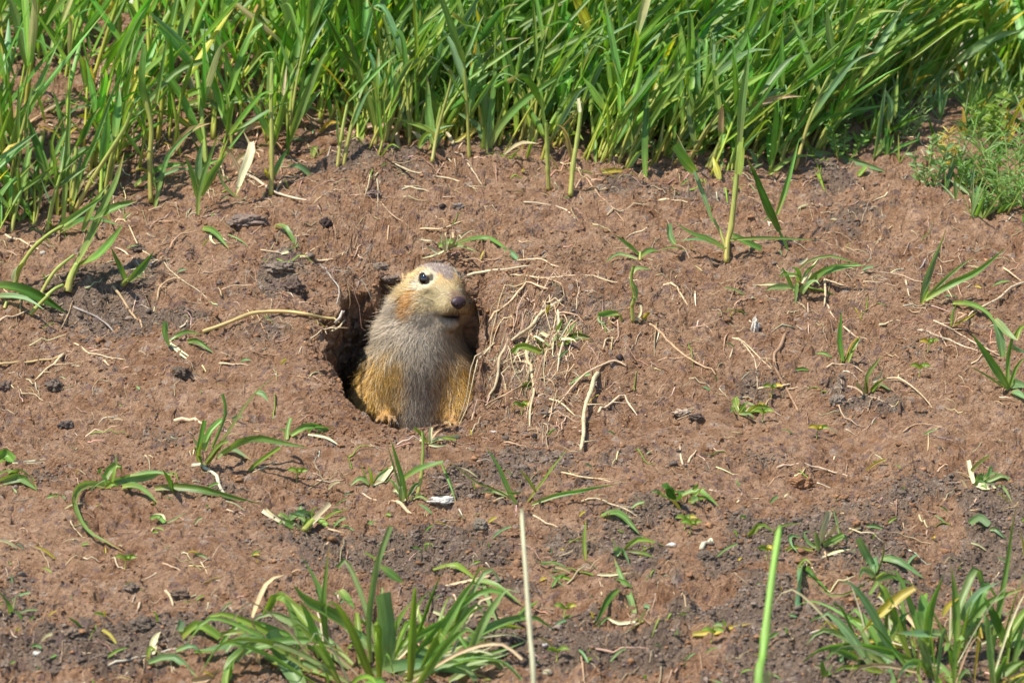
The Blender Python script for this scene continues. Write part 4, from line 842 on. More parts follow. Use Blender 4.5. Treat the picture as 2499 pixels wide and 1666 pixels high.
# --- right, below the tall grass
def seedling(label, fr, base, k='y'):
    px, py = zp(fr, *base); b = P(px, py); root = empty('seedling', b); tag(root, label, 'seedling')
    mb = MB(); tp = b+np.array([0.0008, 0, .006]); tube(mb, [b, b+[.0003, 0, .003], tp], .0005, KC['s'][0], KC['s'][1], sides=6, n=7); mb.build('stem', M_STEM, root, b)
    for s in (-1, 1, .3):
        mb = MB(); blade(mb, [tp, tp+[s*.003, -.001, .002], tp+[s*.0065, -.002, .0005+abs(s)*.001]], .0028, jit(KC['e'][0]), jit(KC['y' if rng.random() < .3 else 'e'][1]), wb=.4, peak=.5, n=7); mb.build('seed_leaf', M_LEAF, root, b)
for lb, fr, bs in [('tiny yellow-green seedling beside the slanting straws, left of the cut tuft', 'b3', (1935, 260)), ('tiny yellow seedling on bare soil under the tip of the long ribbon blade', 'b3', (815, 830)),
                   ('tiny seedling at the bottom edge, right of the long blurred pale stalk', 'b4', (1345, 1440)), ('tiny seedling close left of the blurred green stem', 'b5', (590, 770)), ('tiny seedling under the yellow curled leaf', 'b5', (230, 1310)),
                   ('tiny yellow seedling left of the flat pale leaf, right foreground', 'b5', (90, 600)), ('tiny yellow seedling row end on the smooth soil right of centre', 'b2', (680, 1460)), ('tiny yellow seedling on smooth soil under the pale chewed sprig', 'b2', (310, 1350)),
                   ('tiny yellow-green seedling beside the right rim roots of the burrow', 'b1', (400, 1300)), ('tiny yellow seedling in the chewed sprig at centre right', 'b2', (370, 1180)), ('tiny seedling beside the lone white flake, right foreground', 'b4', (2140, 620)),
                   ('tiny seedling on dark crumbs left of the bottom dark clod', 'b4', (1390, 1170)), ('tiny green seedling near the small dry hollow at far right', 'b2', (1380, 1040)), ('tiny yellow seedling in the shallow dip at right', 'b2', (1440, 870))]:
    seedling(lb, fr, bs)
def herb(label, fr, base, h, n, kind='g', feather=True):
    px, py = zp(fr, *base); b = P(px, py); root = empty('weed_plant', b); tag(root, label, 'weed')
    for i in range(n):
        a = rng.uniform(0, 6.28); tilt = rng.uniform(.05, .7); d = np.array([math.cos(a)*math.sin(tilt), math.sin(a)*math.sin(tilt), math.cos(tilt)]); L = h*rng.uniform(.5, 1)
        off = np.array([math.cos(a)*h*.25*rng.random(), math.sin(a)*h*.2*rng.random(), 0]); p0 = b+off; p0[2] = H(p0[0], p0[1]); mb = MB(); ax = [p0, p0+d*L*.5, p0+d*L]
        tube(mb, ax, .0006, KC['s'][0], KC[kind][1], sides=5, n=6); sp = spline(ax, 9)
        st = mb.build('stem', M_STEM, root, b); mb = MB()
        for k in range(1, 9):
            for s in (-1, 1, 0):
                a2 = a+1.57*s+rng.normal(0, .6); ll = L*rng.uniform(.12, .26)*(1.4 if feather else 1.1); q = np.array([math.cos(a2), math.sin(a2), rng.uniform(.1, .8)])*ll
                blade(mb, [sp[k], sp[k]+q*.5+[0, 0, ll*.1], sp[k]+q], .0009 if feather else ll*.42, jit(KC[kind][1]), jit(KC[kind][1]), wb=.4, peak=.45, n=5, fold=.1)
        mb.build('foliage', M_LEAF, root, b)
herb('feathery bright green weed on the right slope below the tall grass', 'g5', (2000, 1250), .030, 7); herb('feathery green weed at the far right edge, lowest of the feathery ones', 'g5', (2230, 1420), .034, 8)
herb('small feathery weed left of the lowest feathery one', 'g5', (2060, 1460), .018, 5); herb('broad-leaved green weed at the right end of the tall grass', 'g5', (1130, 1090), .026, 5, 'g', False)
herb('leafy pale-green weed standing on the right slope behind the bare ridge', 'g5', (1690, 1230), .034, 4, 'p', False); herb('yellowing weed with orange tips on the right slope', 'g5', (1850, 1130), .028, 4, 'y', True)
herb('leafy weed near the right edge, under the long blue-green blade', 'g5', (2130, 960), .032, 4, 'e', False); herb('bushy feathery weed between the tall grass and the long blue-green blade', 'g5', (1530, 960), .035, 7, 'p')
herb('tall feathery weed at the right edge', 'g5', (2290, 1300), .06, 8, 'g')
tuft('long blue-green stalk slanting up to the right edge above the bare ridge', 'g5', (1630, 700), [([(1620, 705), (1760, 560), (1920, 400)], 30, 's'), ([(1900, 420), (2050, 310), (2180, 240), (2350, 205)], 70, 'b'), ([(1600, 640), (1680, 520), (1780, 415)], 60, 'g')], cat='grass plant', name='grass_plant')
tuft('grass plant of upright narrow blades between the tall grass and the right slope', 'g5', (1330, 1080), [([(1330, 1080), (1370, 850), (1420, 560)], 44, 'b'), ([(1340, 1060), (1420, 960), (1440, 820)], 50, 'g'), ([(1440, 830), (1450, 700), (1410, 600)], 44, 'b'), ([(1230, 1190), (1290, 1130)], 40, 'e', 'c'), ([(1480, 800), (1490, 640), (1500, 480)], 26, 'e')], cat='grass plant', name='grass_plant')
tuft('drooping silvery-green leaf at the foot of the tall grass on the right', 'g5', (860, 1000), [([(860, 990), (960, 1040), (1150, 1080), (1330, 1130), (1420, 1165)], 50, 'b'), ([(850, 900), (920, 1050), (1010, 1300)], 40, 'e'), ([(850, 1000), (940, 830), (1080, 780), (1400, 715)], 60, 'g')], cat='grass plant', name='grass_plant')

# --- two stalks close to the camera, out of focus
def front_stalk(label, pts, w0, w1, y0, y1, c, name):
    n = len(pts); P3 = [unproj(px, py, y0+(y1-y0)*i/(n-1)) for i, (px, py) in enumerate(pts)]
    p0 = P3[0]; gx = p0[0]; gy = p0[1]-.01; base = np.array([gx-(P3[1][0]-p0[0])*.6, gy, H(gx, gy)]); P3 = [base]+P3
    root = empty(name, base); tag(root, label, 'grass stalk'); mb = MB(); tube(mb, P3, w0/2, c, np.asarray(c)*[1.1, 1.1, 1.0], sides=10, taper=w1/w0, wob=.04, knots=[.35, .7], n=40); mb.build('stem', M_STEM, root, base)
    return root, base, P3
front_stalk('long thin pale stalk out of focus, rising from the bottom edge at the centre', [(1303, 1690), (1293, 1540), (1285, 1420), (1278, 1325), (1273, 1240)], .0034, .0020, -.66, -.61, (.42, .40, .26), 'grass_stalk')
r_, b_, P3 = front_stalk('thick bright green stem out of focus, rising from the bottom edge right of centre', [(1850, 1700), (1862, 1600), (1876, 1480), (1888, 1380), (1904, 1283)], .0052, .0032, -.72, -.66, (.20, .36, .06), 'grass_stalk')
mb = MB(); tube(mb, [unproj(1866, 1700, -.71), unproj(1872, 1665, -.71), unproj(1876, 1635, -.71)], .0028, (.45, .45, .16), sides=10, taper=.5, n=12); mb.build('bud', M_STEM, r_, b_)

# ------------------------------------------------------------------ roots, straws and twigs lying on the soil
RC = {'r': (.46, .31, .19), 'p': (.60, .49, .33), 'y': (.56, .44, .20), 'b': (.32, .20, .12), 'g': (.36, .30, .25), 'w': (.58, .50, .38), 'k': (.10, .06, .04), 'n': (.60, .455, .285)}
def root_piece(label, fr, pts, wd, c='r', name='root', cat='root', branches=(), raise_=.0):
    z = Z[fr][2]; R = S(wd/z)/2*1.22
    pw = np.array([P(*zp(fr, *q), R*.45) for q in pts]); t = np.linspace(0, 1, len(pw)); pw[:, 2] += np.sin(t*math.pi)*raise_
    # densify and follow the ground
    sp = spline(pw, max(8, len(pw)*4)); gz = H(sp[:, 0], sp[:, 1])+R*.3; sp[:, 2] = np.maximum(sp[:, 2], gz) if raise_ else sp[:, 2]*.35+np.maximum(gz, sp[:, 2])*.65
    sp[:, 2] += R*.5*np.sin(np.linspace(0, rng.uniform(6, 14), len(sp)))
    org = sp[0].copy(); mb = MB(); c0 = jit(RC[c], .08); c1 = c0*rng.uniform(.85, 1.1)
    tube(mb, sp, R, c0, c1, sides=7, taper=.62, wob=.16)
    for i in range(rng.integers(1, 4) if c in 'rbn' and len(pts) > 3 else 0):     # fine side rootlets
        k = rng.integers(2, len(sp)-2); q = sp[k]; a = rng.uniform(0, 6.28); L = rng.uniform(.006, .02)
        bp = [q, q+np.array([math.cos(a), math.sin(a), .1])*L*.5, q+np.array([math.cos(a+.5), math.sin(a+.5), .0])*L]
        bp = [bp[0]]+[np.array([v[0], v[1], max(v[2], H(v[0], v[1])+.0004)]) for v in bp[1:]]
        tube(mb, bp, R*.25+.0001, c0, c1, sides=4, taper=.4)
    o = mb.build(name, M_ROOT if c not in 'pyw' else M_DRY, None, org); tag(o, label, cat); 
    for bpts, bw in branches:
        pw = np.array([P(*zp(fr, *q), S(bw/z)*.25) for q in bpts]); sp = spline(pw, max(6, len(pw)*3)); mb = MB(); tube(mb, sp, S(bw/z)/2, c0, c1, sides=6, taper=.6); ch = mb.build('branch', M_ROOT, None, org); ch.parent = o; ch.location = (0, 0, 0)
    return o
ST = dict(name='straw', cat='straw')
RL = [
 ('pale fork-ended root running up right from the burrow\'s right rim', 'b1', [(172, 668), (200, 640), (240, 610), (330, 530), (400, 450), (490, 418), (600, 437)], 15, 'n', {'branches': [([(400, 450), (340, 480), (290, 500)], 9)], 'raise_': .002}),
 ('thickest forked root, curving from the right slope down into the burrow', 'b1', [(675, 510), (600, 585), (520, 660), (470, 745), (350, 830), (280, 910), (245, 970), (240, 1060), (210, 1150), (165, 1185)], 23, 'n', {'branches': [([(245, 960), (350, 900), (440, 870), (480, 850)], 14)], 'raise_': .006}),
 ('pale vertical root hanging down the slope right of the burrow', 'b1', [(470, 745), (435, 830), (440, 960), (470, 1060), (485, 1170), (460, 1280), (455, 1370)], 21, 'n', {'raise_': .004}),
 ('twin brown root on the burrow\'s lower right rim', 'b1', [(60, 1330), (160, 1240), (280, 1180), (400, 1110), (490, 1075), (620, 1075)], 14, 'r', {'branches': [([(160, 1255), (300, 1150), (430, 1078)], 10)], 'raise_': .002}),
 ('long bowed root crossing the soil lower right of the burrow', 'b1', [(1115, 960), (1040, 945), (930, 1000), (830, 1060), (740, 1150), (680, 1220), (600, 1295), (550, 1295)], 13, 'n', {'raise_': .004}),
 ('thick pale root standing down the slope like a leg, lower right of the burrow', 'b1', [(925, 1005), (895, 1090), (880, 1180), (845, 1270), (825, 1350), (825, 1450), (805, 1540)], 28, 'n', {'raise_': .006}),
 ('short pale root crossing over the bowed one', 'b1', [(590, 1185), (680, 1230), (765, 1300)], 12, 'n', {'raise_': .001}),
 ('bent elbow-shaped root right of the leg-like root', 'b1', [(925, 1280), (1000, 1250), (1090, 1180), (1130, 1240), (1190, 1300)], 15, 'n', {'raise_': .003}),
 ('long root sloping down to the right from the foot of the leafy stem', 'b1', [(1270, 670), (1390, 790), (1470, 860), (1560, 925), (1650, 975), (1725, 1020)], 14, 'r', {'raise_': .001}),
 ('thin root crossing the long sloping root', 'b1', [(1335, 925), (1480, 905), (1610, 870)], 9, 'r', {}), ('curved tan straw with a thick end, right of the leafy stem', 'b1', [(1370, 410), (1440, 420), (1490, 470), (1535, 545)], 15, 'n', ST),
 ('short upright straw beside the curved tan one', 'b1', [(1585, 455), (1590, 555)], 12, 'p', ST), ('thin brown root piece on clear soil right of centre', 'b1', [(1545, 705), (1640, 685), (1760, 640)], 9, 'r', {}),
 ('thick pale straw pointing right from beside the animal\'s head', 'b1', [(30, 342), (130, 325), (250, 300), (460, 280)], 18, 'p', ST), ('long wavy root lying level right of the animal\'s head', 'b1', [(320, 340), (460, 348), (560, 360), (700, 345), (870, 345), (960, 370), (1050, 390), (1120, 380)], 10, 'n', {}),
 ('small root branching below the long wavy one', 'b1', [(570, 365), (640, 385), (710, 415)], 8, 'r', {}), ('hooked root piece above the long wavy one', 'b1', [(370, 240), (540, 235), (600, 265), (660, 285)], 12, 'n', {}), ('brown root level behind the animal\'s head', 'b1', [(0, 240), (150, 230), (380, 242)], 12, 'b', {}),
 ('small arched rootlet like a loop, right of the chewed sprigs', 'b1', [(960, 840), (980, 790), (1035, 775)], 10, 'n', {'raise_': .002}), ('knobbly root across the top of the chewed sprigs', 'b1', [(640, 600), (740, 620), (820, 655)], 14, 'r', {'raise_': .002}),
 ('pale green straw standing in the chewed sprigs', 'b1', [(740, 735), (690, 820), (660, 920), (645, 1000)], 13, 'p', dict(ST, raise_=.004)), ('thin wavy white root under the chewed sprigs', 'b1', [(680, 880), (720, 950), (695, 1050)], 9, 'n', {}),
 ('fine brown twig leaning on the soil above the curved tan straw', 'b1', [(800, 85), (760, 140), (720, 205)], 8, 'b', dict(name='twig', cat='twig')),
 ('thin straw running down from the pale clod, right of centre', 'b2', [(105, 770), (210, 850), (260, 930), (275, 1100)], 9, 'n', ST), ('second straw starting at the same point but ending higher, right of centre', 'b2', [(105, 770), (170, 790), (280, 890), (370, 980)], 10, 'n', ST),
 ('grey-brown root slanting across the dark crack, right of centre', 'b2', [(465, 740), (430, 860), (390, 920), (400, 1010), (440, 1090), (490, 1160), (555, 1275)], 20, 'b', {'raise_': .004}), ('pale root lying along the dark crack', 'b2', [(280, 1115), (400, 1105), (500, 1080)], 13, 'n', {'branches': [([(420, 1060), (480, 1010)], 9)]}),
 ('hair-thin root running right along the dark crack', 'b2', [(470, 1115), (640, 1110)], 6, 'n', {}), ('curled yellowish root end below the dark crack', 'b2', [(320, 1270), (340, 1210), (380, 1180), (340, 1130)], 10, 'y', {}), ('brown straw running under the cropped pale-ended tuft', 'b2', [(890, 1100), (990, 1150), (1100, 1190), (1215, 1240)], 13, 'r', ST),
 ('pale straw left of the cropped pale-ended tuft', 'b2', [(750, 970), (860, 945), (940, 960), (1000, 1000)], 11, 'n', ST), ('bowed straw with a yellow tip right of the cropped tuft', 'b2', [(1160, 1045), (1240, 1070), (1330, 1130), (1410, 1190), (1470, 1250)], 12, 'n', dict(ST, raise_=.003)),
 ('low arched straw on smooth soil at right', 'b2', [(1270, 1410), (1330, 1370), (1410, 1355), (1490, 1365), (1555, 1385)], 10, 'r', ST), ('short straight pale straw at right, lying nearly level', 'b2', [(1110, 680), (1250, 655)], 15, 'n', ST),
 ('upper of two long parallel straws sloping down at right', 'b2', [(1480, 650), (1560, 690), (1670, 750), (1800, 820), (1930, 890)], 12, 'n', ST), ('lower of two long parallel straws sloping down at right', 'b2', [(1370, 715), (1480, 745), (1600, 785), (1700, 835), (1780, 860)], 14, 'p', ST),
 ('long pale root coming in from the right edge down to the weathered bent plant', 'b2', [(2110, 388), (2000, 450), (1930, 520), (1830, 580), (1740, 615), (1700, 650)], 15, 'n', {'raise_': .003}), ('straw at the right edge above the long pale root', 'b2', [(1955, 290), (2100, 392)], 12, 'n', ST),
 ('wavy level root above the three-bladed sprout at right', 'b2', [(980, 330), (1060, 320), (1250, 335), (1350, 380), (1480, 395)], 10, 'n', {}), ('thick straw piece just under the wavy level root', 'b2', [(1000, 385), (1170, 398)], 12, 'n', ST), ('short standing straw left of the three-bladed sprout', 'b2', [(1290, 375), (1305, 460), (1320, 490)], 11, 'n', ST),
 ('vertical pale straw beside the spidery tuft', 'b2', [(735, 365), (740, 500), (730, 560)], 14, 'n', dict(ST, raise_=.003)), ('short pale straw leaning right at the top of the vertical one', 'b2', [(740, 370), (870, 412)], 12, 'n', ST), ('thick straw below the spidery tuft pointing down right', 'b2', [(750, 540), (790, 620), (820, 650)], 13, 'n', ST),
 ('thin long root sloping below the spidery tuft', 'b2', [(570, 540), (690, 605), (800, 660)], 9, 'r', {}), ('pale straw behind the short olive sprout', 'b2', [(865, 690), (930, 750), (1060, 792)], 11, 'n', ST), ('thin vertical rootlet on clear soil, left of the short olive sprout', 'b2', [(620, 530), (623, 640), (625, 750)], 7, 'n', {}),
 ('bent dark-footed twig beside the pale clod', 'b2', [(90, 510), (160, 388), (300, 405)], 10, 'b', dict(name='twig', cat='twig', raise_=.002)), ('short dark twig stub standing right of the bent twig', 'b2', [(180, 545), (187, 450)], 16, 'b', dict(name='twig', cat='twig')),
 ('dark short vertical twig in front of the cropped tuft', 'b2', [(1248, 1290), (1245, 1190)], 20, 'k', dict(name='twig', cat='twig')), ('slim dark twig on the dark crack', 'b2', [(745, 1100), (765, 1035)], 14, 'k', dict(name='twig', cat='twig')),
 ('fine root across the upper right bare ridge', 'b2', [(1200, 0), (1110, 95), (1060, 130)], 7, 'n', {}), ('short straw right of the three-bladed sprout', 'b2', [(1555, 400), (1610, 500)], 7, 'n', ST), ('grey forked root above the three-bladed sprout', 'b2', [(1440, 215), (1390, 290), (1330, 330)], 10, 'g', {}),
 ('thick pale stalk at the left edge among the grass feet', 'g6', [(-20, 65), (90, 85), (180, 125), (260, 160)], 15, 'n', ST), ('long yellowish stalk bowed toward the burrow from the left', 'g6', [(1370, 715), (1480, 700), (1580, 675), (1700, 635), (1830, 620), (1960, 615), (2080, 625), (2190, 645), (2290, 660)], 24, 'y', dict(ST, raise_=.004)),
 ('frayed pale stub at the tip of the long yellowish stalk', 'g6', [(2260, 660), (2300, 620), (2325, 575)], 16, 'w', ST), ('second frayed end pointing down at the burrow\'s left rim', 'g6', [(2240, 715), (2300, 680), (2330, 640)], 14, 'n', ST), ('pale straw left of the knobbly root crown', 'g6', [(1215, 690), (1340, 620)], 11, 'p', ST),
 ('very long thin root running down from the left grass toward the burrow', 'g6', [(870, 0), (940, 140), (1040, 230), (1130, 290), (1230, 370), (1330, 430), (1400, 490)], 9, 'n', {}), ('arched root looping out of the dark hollow', 'g6', [(1062, 510), (1080, 440), (1150, 390), (1225, 362)], 15, 'r', {'raise_': .003}),
 ('curved tan root below the fallen green blade', 'g6', [(1150, 155), (1180, 110), (1250, 70), (1330, 40)], 14, 'r', {'raise_': .002}), ('small pale straw left of the green leaf stub', 'g6', [(1760, 165), (1900, 185)], 10, 'n', ST), ('thick two-pronged straw above the burrow\'s left side', 'g6', [(2030, 215), (2130, 235), (2250, 225)], 18, 'n', {'name': 'straw', 'cat': 'straw', 'branches': [([(2060, 195), (2150, 140)], 10)]}),
 ('small pale straw right of the green leaf stub', 'g6', [(2000, 75), (2080, 70), (2130, 30)], 10, 'n', ST), ('bowed pale straw over the V-shaped sprout', 'g6', [(780, 150), (850, 185), (930, 260), (980, 330)], 11, 'p', ST), ('whitish straw right of the V-shaped sprout', 'g6', [(970, 290), (1050, 240), (1145, 225)], 10, 'w', ST),
 ('brown root running out of the dark hollow down right', 'g6', [(760, 410), (830, 530), (890, 620), (960, 695)], 15, 'r', {'raise_': .003}), ('grey root below the big leaning plant', 'g6', [(495, 550), (560, 600), (680, 650), (770, 720)], 14, 'g', {'raise_': .002}), ('thin root dropping from under the big leaning plant', 'g6', [(490, 510), (460, 600), (410, 700)], 10, 'r', {}),
 ('thick pale straw at the left edge under the wide dark leaf', 'g6', [(-20, 665), (100, 610), (190, 570)], 15, 'n', ST), ('yellowish straw from the left edge with a bent end', 'g6', [(-20, 937), (180, 925), (330, 905), (430, 868)], 15, 'y', ST), ('pale crooked piece under the yellowish bent straw', 'g6', [(430, 870), (370, 930), (290, 990), (235, 1050)], 16, 'n', {}),
 ('thin long straw right of the yellowish bent one', 'g6', [(500, 795), (590, 855), (720, 885), (850, 910)], 10, 'n', ST), ('short straw lying just above the thin long one', 'g6', [(610, 850), (740, 835)], 9, 'n', ST), ('level straw under the long yellowish bowed stalk', 'g6', [(1480, 932), (1600, 938), (1680, 940)], 13, 'n', ST), ('stubby straw chip left of the uprooted tuft', 'g6', [(700, 912), (740, 945)], 13, 'n', ST),
 ('grey root dangling into the burrow at its upper left', 'g6', [(2160, 265), (2240, 380), (2290, 460), (2270, 550)], 10, 'g', {'raise_': .003}), ('pale forked rootlet on the burrow\'s left rim', 'g6', [(2020, 522), (2100, 525), (2190, 550)], 11, 'n', {}), ('long thin root curving down from the burrow\'s left rim', 'g6', [(2260, 680), (2150, 730), (2050, 800), (2015, 870)], 9, 'n', {}),
 ('small twig left of the burrow above the bowed stalk', 'g6', [(1500, 432), (1570, 410), (1700, 405)], 10, 'n', {}), ('papery tan leaf sheath left of the slanting stem tuft', 'g6', [(1175, 1320), (1280, 1310), (1370, 1345)], 26, 'n', dict(name='dry_sheath', cat='dry leaf')), ('hair-thin root squiggle on the smooth left soil', 'g6', [(140, 1135), (240, 1140), (280, 1180), (370, 1200)], 7, 'n', {}),
 ('dark thin rootlet standing left of the slanting stem tuft', 'g6', [(1190, 1240), (1155, 1310), (1190, 1460)], 8, 'k', {}),
 ('twisted pale root curl hanging from the slanting stem tuft', 'b3', [(1260, 150), (1340, 180), (1410, 230), (1430, 290), (1475, 345)], 22, 'w', {'raise_': .002}), ('straight pale straw pointing at the lush clump from the left', 'b3', [(710, 1452), (850, 1415), (950, 1390), (1060, 1370), (1200, 1335)], 14, 'w', ST),
 ('short thin straw left of the flattened cut tuft', 'b3', [(1480, 435), (1600, 475)], 8, 'n', ST), ('thin pale straw alone on the smooth left foreground', 'b3', [(1060, 785), (1180, 830)], 9, 'n', ST), ('thin pale straw right of the lone one', 'b3', [(1310, 775), (1355, 855)], 8, 'n', ST), ('crumpled tan stalk beside a dark clod, left foreground', 'b3', [(1080, 965), (1120, 1020), (1130, 1070)], 16, 'n', ST),
 ('brownish straw under the slanting stem tuft, pointing right', 'b3', [(1650, 195), (1720, 165), (1810, 130)], 10, 'n', ST), ('pinkish splinter on the left foreground soil', 'b3', [(915, 1040), (895, 1100)], 12, 'n', ST),
 ('wavy straw right of the star-shaped grass', 'b4', [(1375, 260), (1480, 285), (1580, 295), (1680, 320)], 11, 'n', ST), ('thin bowed straw below right of the star-shaped grass', 'b4', [(1500, 440), (1560, 425), (1660, 450), (1760, 480), (1845, 535)], 9, 'n', ST), ('split pale straw just right of the blurred stalk tip', 'b4', [(1200, 525), (1260, 565), (1360, 600)], 10, 'n', ST),
 ('thick bleached root stub under the tented blade tuft', 'b4', [(350, 440), (400, 480), (445, 515)], 26, 'n', {}), ('small pink-white splinter under the bent-over blade', 'b4', [(740, 490), (760, 528)], 10, 'w', ST), ('pale root from the chewed stub going down right', 'b4', [(140, 390), (180, 425), (250, 450)], 9, 'n', {}),
 ('long level tan straw on the smooth right foreground', 'b5', [(660, 162), (750, 150), (880, 155), (970, 175), (1120, 215)], 13, 'n', ST), ('lower of a pair of short parallel straws, right foreground', 'b5', [(398, 392), (540, 360)], 13, 'n', ST), ('upper of a pair of short parallel straws, right foreground', 'b5', [(400, 366), (500, 350)], 8, 'n', ST),
 ('long white straw running right into the lower right clump', 'b5', [(880, 1245), (960, 1240), (1130, 1275), (1320, 1300), (1500, 1345), (1620, 1375)], 12, 'w', dict(ST, raise_=.002)), ('left one of two short standing straws on smooth soil', 'b5', [(45, 145), (30, 90), (25, 15)], 12, 'n', ST), ('right one of two short standing straws on smooth soil', 'b5', [(80, 130), (100, 90), (132, 50)], 14, 'n', ST),
 ('short pale twig left of the bleached forked stubble', 'b5', [(1710, 190), (1740, 150), (1775, 142)], 13, 'n', ST), ('bent pale stub on dark crumbs left of the blurred green stem', 'b5', [(165, 695), (215, 635), (240, 650)], 26, 'w', ST),
 ('long pale straw on soil just under the tall grass, centre', 'g4', [(370, 1110), (480, 1160), (640, 1190), (780, 1220), (930, 1280)], 12, 'n', ST), ('short straw below the long one under the tall grass', 'g4', [(435, 1260), (600, 1290)], 13, 'n', ST), ('thin rootlet sloping down right under the centre grass', 'g4', [(860, 1100), (960, 1250)], 8, 'n', {}),
 ('thin grass straw bowed on the soil, centre right', 'g4', [(1240, 1365), (1400, 1380), (1500, 1410), (1590, 1480)], 11, 'p', ST), ('pinkish straw lying level under the right tall grass', 'g4', [(2150, 1355), (2350, 1365)], 15, 'n', ST), ('fine curved root on the centre slope', 'g4', [(270, 1360), (330, 1430), (460, 1530)], 8, 'r', {}),
 ('crossed brown root at the foot of the thick cut stem', 'g4', [(1590, 1270), (1650, 1190), (1760, 1180)], 14, 'r', {}), ('long root going down right from the crossed one', 'g4', [(1660, 1200), (1740, 1310), (1850, 1420), (1920, 1500)], 10, 'r', {}), ('level thin straw above the animal\'s head', 'g4', [(540, 1545), (700, 1540), (830, 1490)], 10, 'n', ST),
 ('thick pale straw poking out under the left tall grass', 'g3', [(1670, 1180), (1800, 1260), (1970, 1340), (2070, 1350)], 20, 'p', ST)]
for (lb, fr, pts, wd, c, kw) in RL: root_piece(lb, fr, pts, wd, c, **kw)
# yellow leaf under the centre grass
tuft('yellow-orange dry leaf lying flat under the centre tall grass', 'g4', (1860, 1165), [([(1770, 1162), (1860, 1150), (1985, 1172)], 36, 'y', 'l')], name='dry_leaf', cat='dry leaf')

# ------------------------------------------------------------------ clods and pebbles
def ico(sub):
    import bmesh
    bm = bmesh.new(); bmesh.ops.create_icosphere(bm, subdivisions=sub, radius=1.0)
    V = np.array([v.co[:] for v in bm.verts]); F = np.array([[v.index for v in f.verts] for f in bm.faces]); bm.free(); return V, F
IC = {k: ico(k) for k in (1, 2, 5)}
def rough_clod(sub, r3, rough=.36, sc=1.9):
    V, F = IC[sub]; o = Vector(rng.uniform(-50, 50, 3)); m = np.array([mnoise.noise(Vector(v)*sc+o)+.45*mnoise.noise(Vector(v)*sc*2.6+o)+.22*mnoise.noise(Vector(v)*sc*6+o) for v in V])
    return V*(1+rough*m[:, None]*1.6)*np.asarray(r3), F
CLC = {'d': (.15, .112, .086), 'k': (.06, .042, .038), 'g': (.21, .160, .125), 'b': (.28, .150, .078), 'w': (.60, .55, .47), 'p': (.45, .36, .28)}
def clod(label, fr, c, wh, k='d', name='soil_clod', cat='clod'):
    px, py = zp(fr, *c); z = Z[fr][2]; w_, h_ = S(wh[0]/z)/2, S(wh[1]/z)/2; p = P(px, py+wh[1]/z*.35)
    v, f = rough_clod(5 if max(wh) > 60 else 2, (w_, max(w_*.7, h_*.8), h_*1.05)); 
    v[:, 2] += h_*.45; C = np.tile(jit(CLC[k], .08), (len(v), 1))
    o = mesh_obj(name, v, f, M_CLOD, C=C); o.location = p; tag(o, label, cat); return o
for a in [('large grey rounded clod near the left tall grass', 'g3', (1670, 1490), (240, 90), 'g'), ('small near-black clod right of the large grey one', 'g3', (2205, 1500), (75, 80), 'k'), ('grey clod ledge left above the burrow', 'g6', (1900, 275), (170, 70), 'g'), ('rough dark clod under the grey ledge', 'g6', (1985, 400), (130, 110), 'd'),
          ('small dark clod on smooth soil left of the burrow', 'g6', (1215, 990), (120, 80), 'd'), ('flat dark clod near the left edge of the smooth soil', 'g6', (370, 1075), (120, 70), 'd'), ('dark lump cut by the left edge', 'g6', (35, 1085), (90, 90), 'd'), ('dark clod in the lower left middle soil', 'g6', (440, 1340), (90, 50), 'd'),
          ('grey lump right of the burrow\'s top', 'z1', (650, 215), (110, 60), 'g'), ('flat grey stone between the burrow top and the ear', 'z1', (740, 310), (130, 50), 'g'), ('grey flat clod on the smooth left foreground', 'b3', (850, 945), (95, 50), 'g'), ('dark clod beside the crumpled tan stalk', 'b3', (1165, 985), (110, 50), 'd'),
          ('dark double clod above the straight pale straw', 'b3', (925, 1185), (120, 90), 'd'), ('grey crumb pile clod low at left', 'b3', (470, 1240), (80, 50), 'g'), ('dark clod at the bottom left', 'b3', (375, 1490), (80, 50), 'd'), ('large dark brown clod between crossed leaves at the bottom', 'b4', (1000, 1305), (110, 130), 'd'),
          ('small brown lump close left of the blurred pale stalk', 'b4', (1100, 825), (60, 50), 'b'), ('brown earth lump on the smooth right foreground', 'b5', (830, 255), (130, 80), 'b'), ('dark round clod left of the blurred green stem', 'b5', (190, 740), (90, 70), 'd'), ('grey clod pair at right below the dark crack', 'b2', (820, 1190), (90, 80), 'g'),
          ('tiny black cube-like clod at the foot of the vertical root', 'b1', (487, 1437), (42, 36), 'k'), ('dark clod right of the white chip', 'b1', (1590, 1305), (90, 50), 'd'), ('small dark clod right of the chewed sprigs', 'b1', (1070, 895), (50, 40), 'k'), ('dark clod on the centre slope above the animal', 'g4', (690, 1387), (50, 36), 'k'),
          ('grey clod right of the small dark one on the centre slope', 'g4', (800, 1390), (80, 50), 'g'), ('grey clod under the centre grass at left', 'g4', (230, 1305), (90, 50), 'g'), ('dark clod by the left grass feet', 'g6', (930, 150), (90, 60), 'd'), ('grey clod beneath the star-shaped grass', 'b4', (870, 580), (80, 60), 'g')]: clod(*a)
for a in [('white pebble among the grass feet at left', 'g6', (288, 182), (42, 32), 'w'), ('oval pale pebble at the left bottom', 'b3', (243, 1372), (52, 26), 'w'), ('tiny white pebble below the burrow', 'b1', (210, 1407), (38, 16), 'w'), ('round tan pebble at the lower centre', 'b4', (1290, 1500), (60, 40), 'p'), ('tiny white pebble at the lower centre', 'b4', (1270, 1330), (34, 24), 'w'),
          ('small cream pebble left of the bottom seedling', 'b5', (1045, 730), (32, 28), 'p')]: clod(*a, name='pebble', cat='pebble')
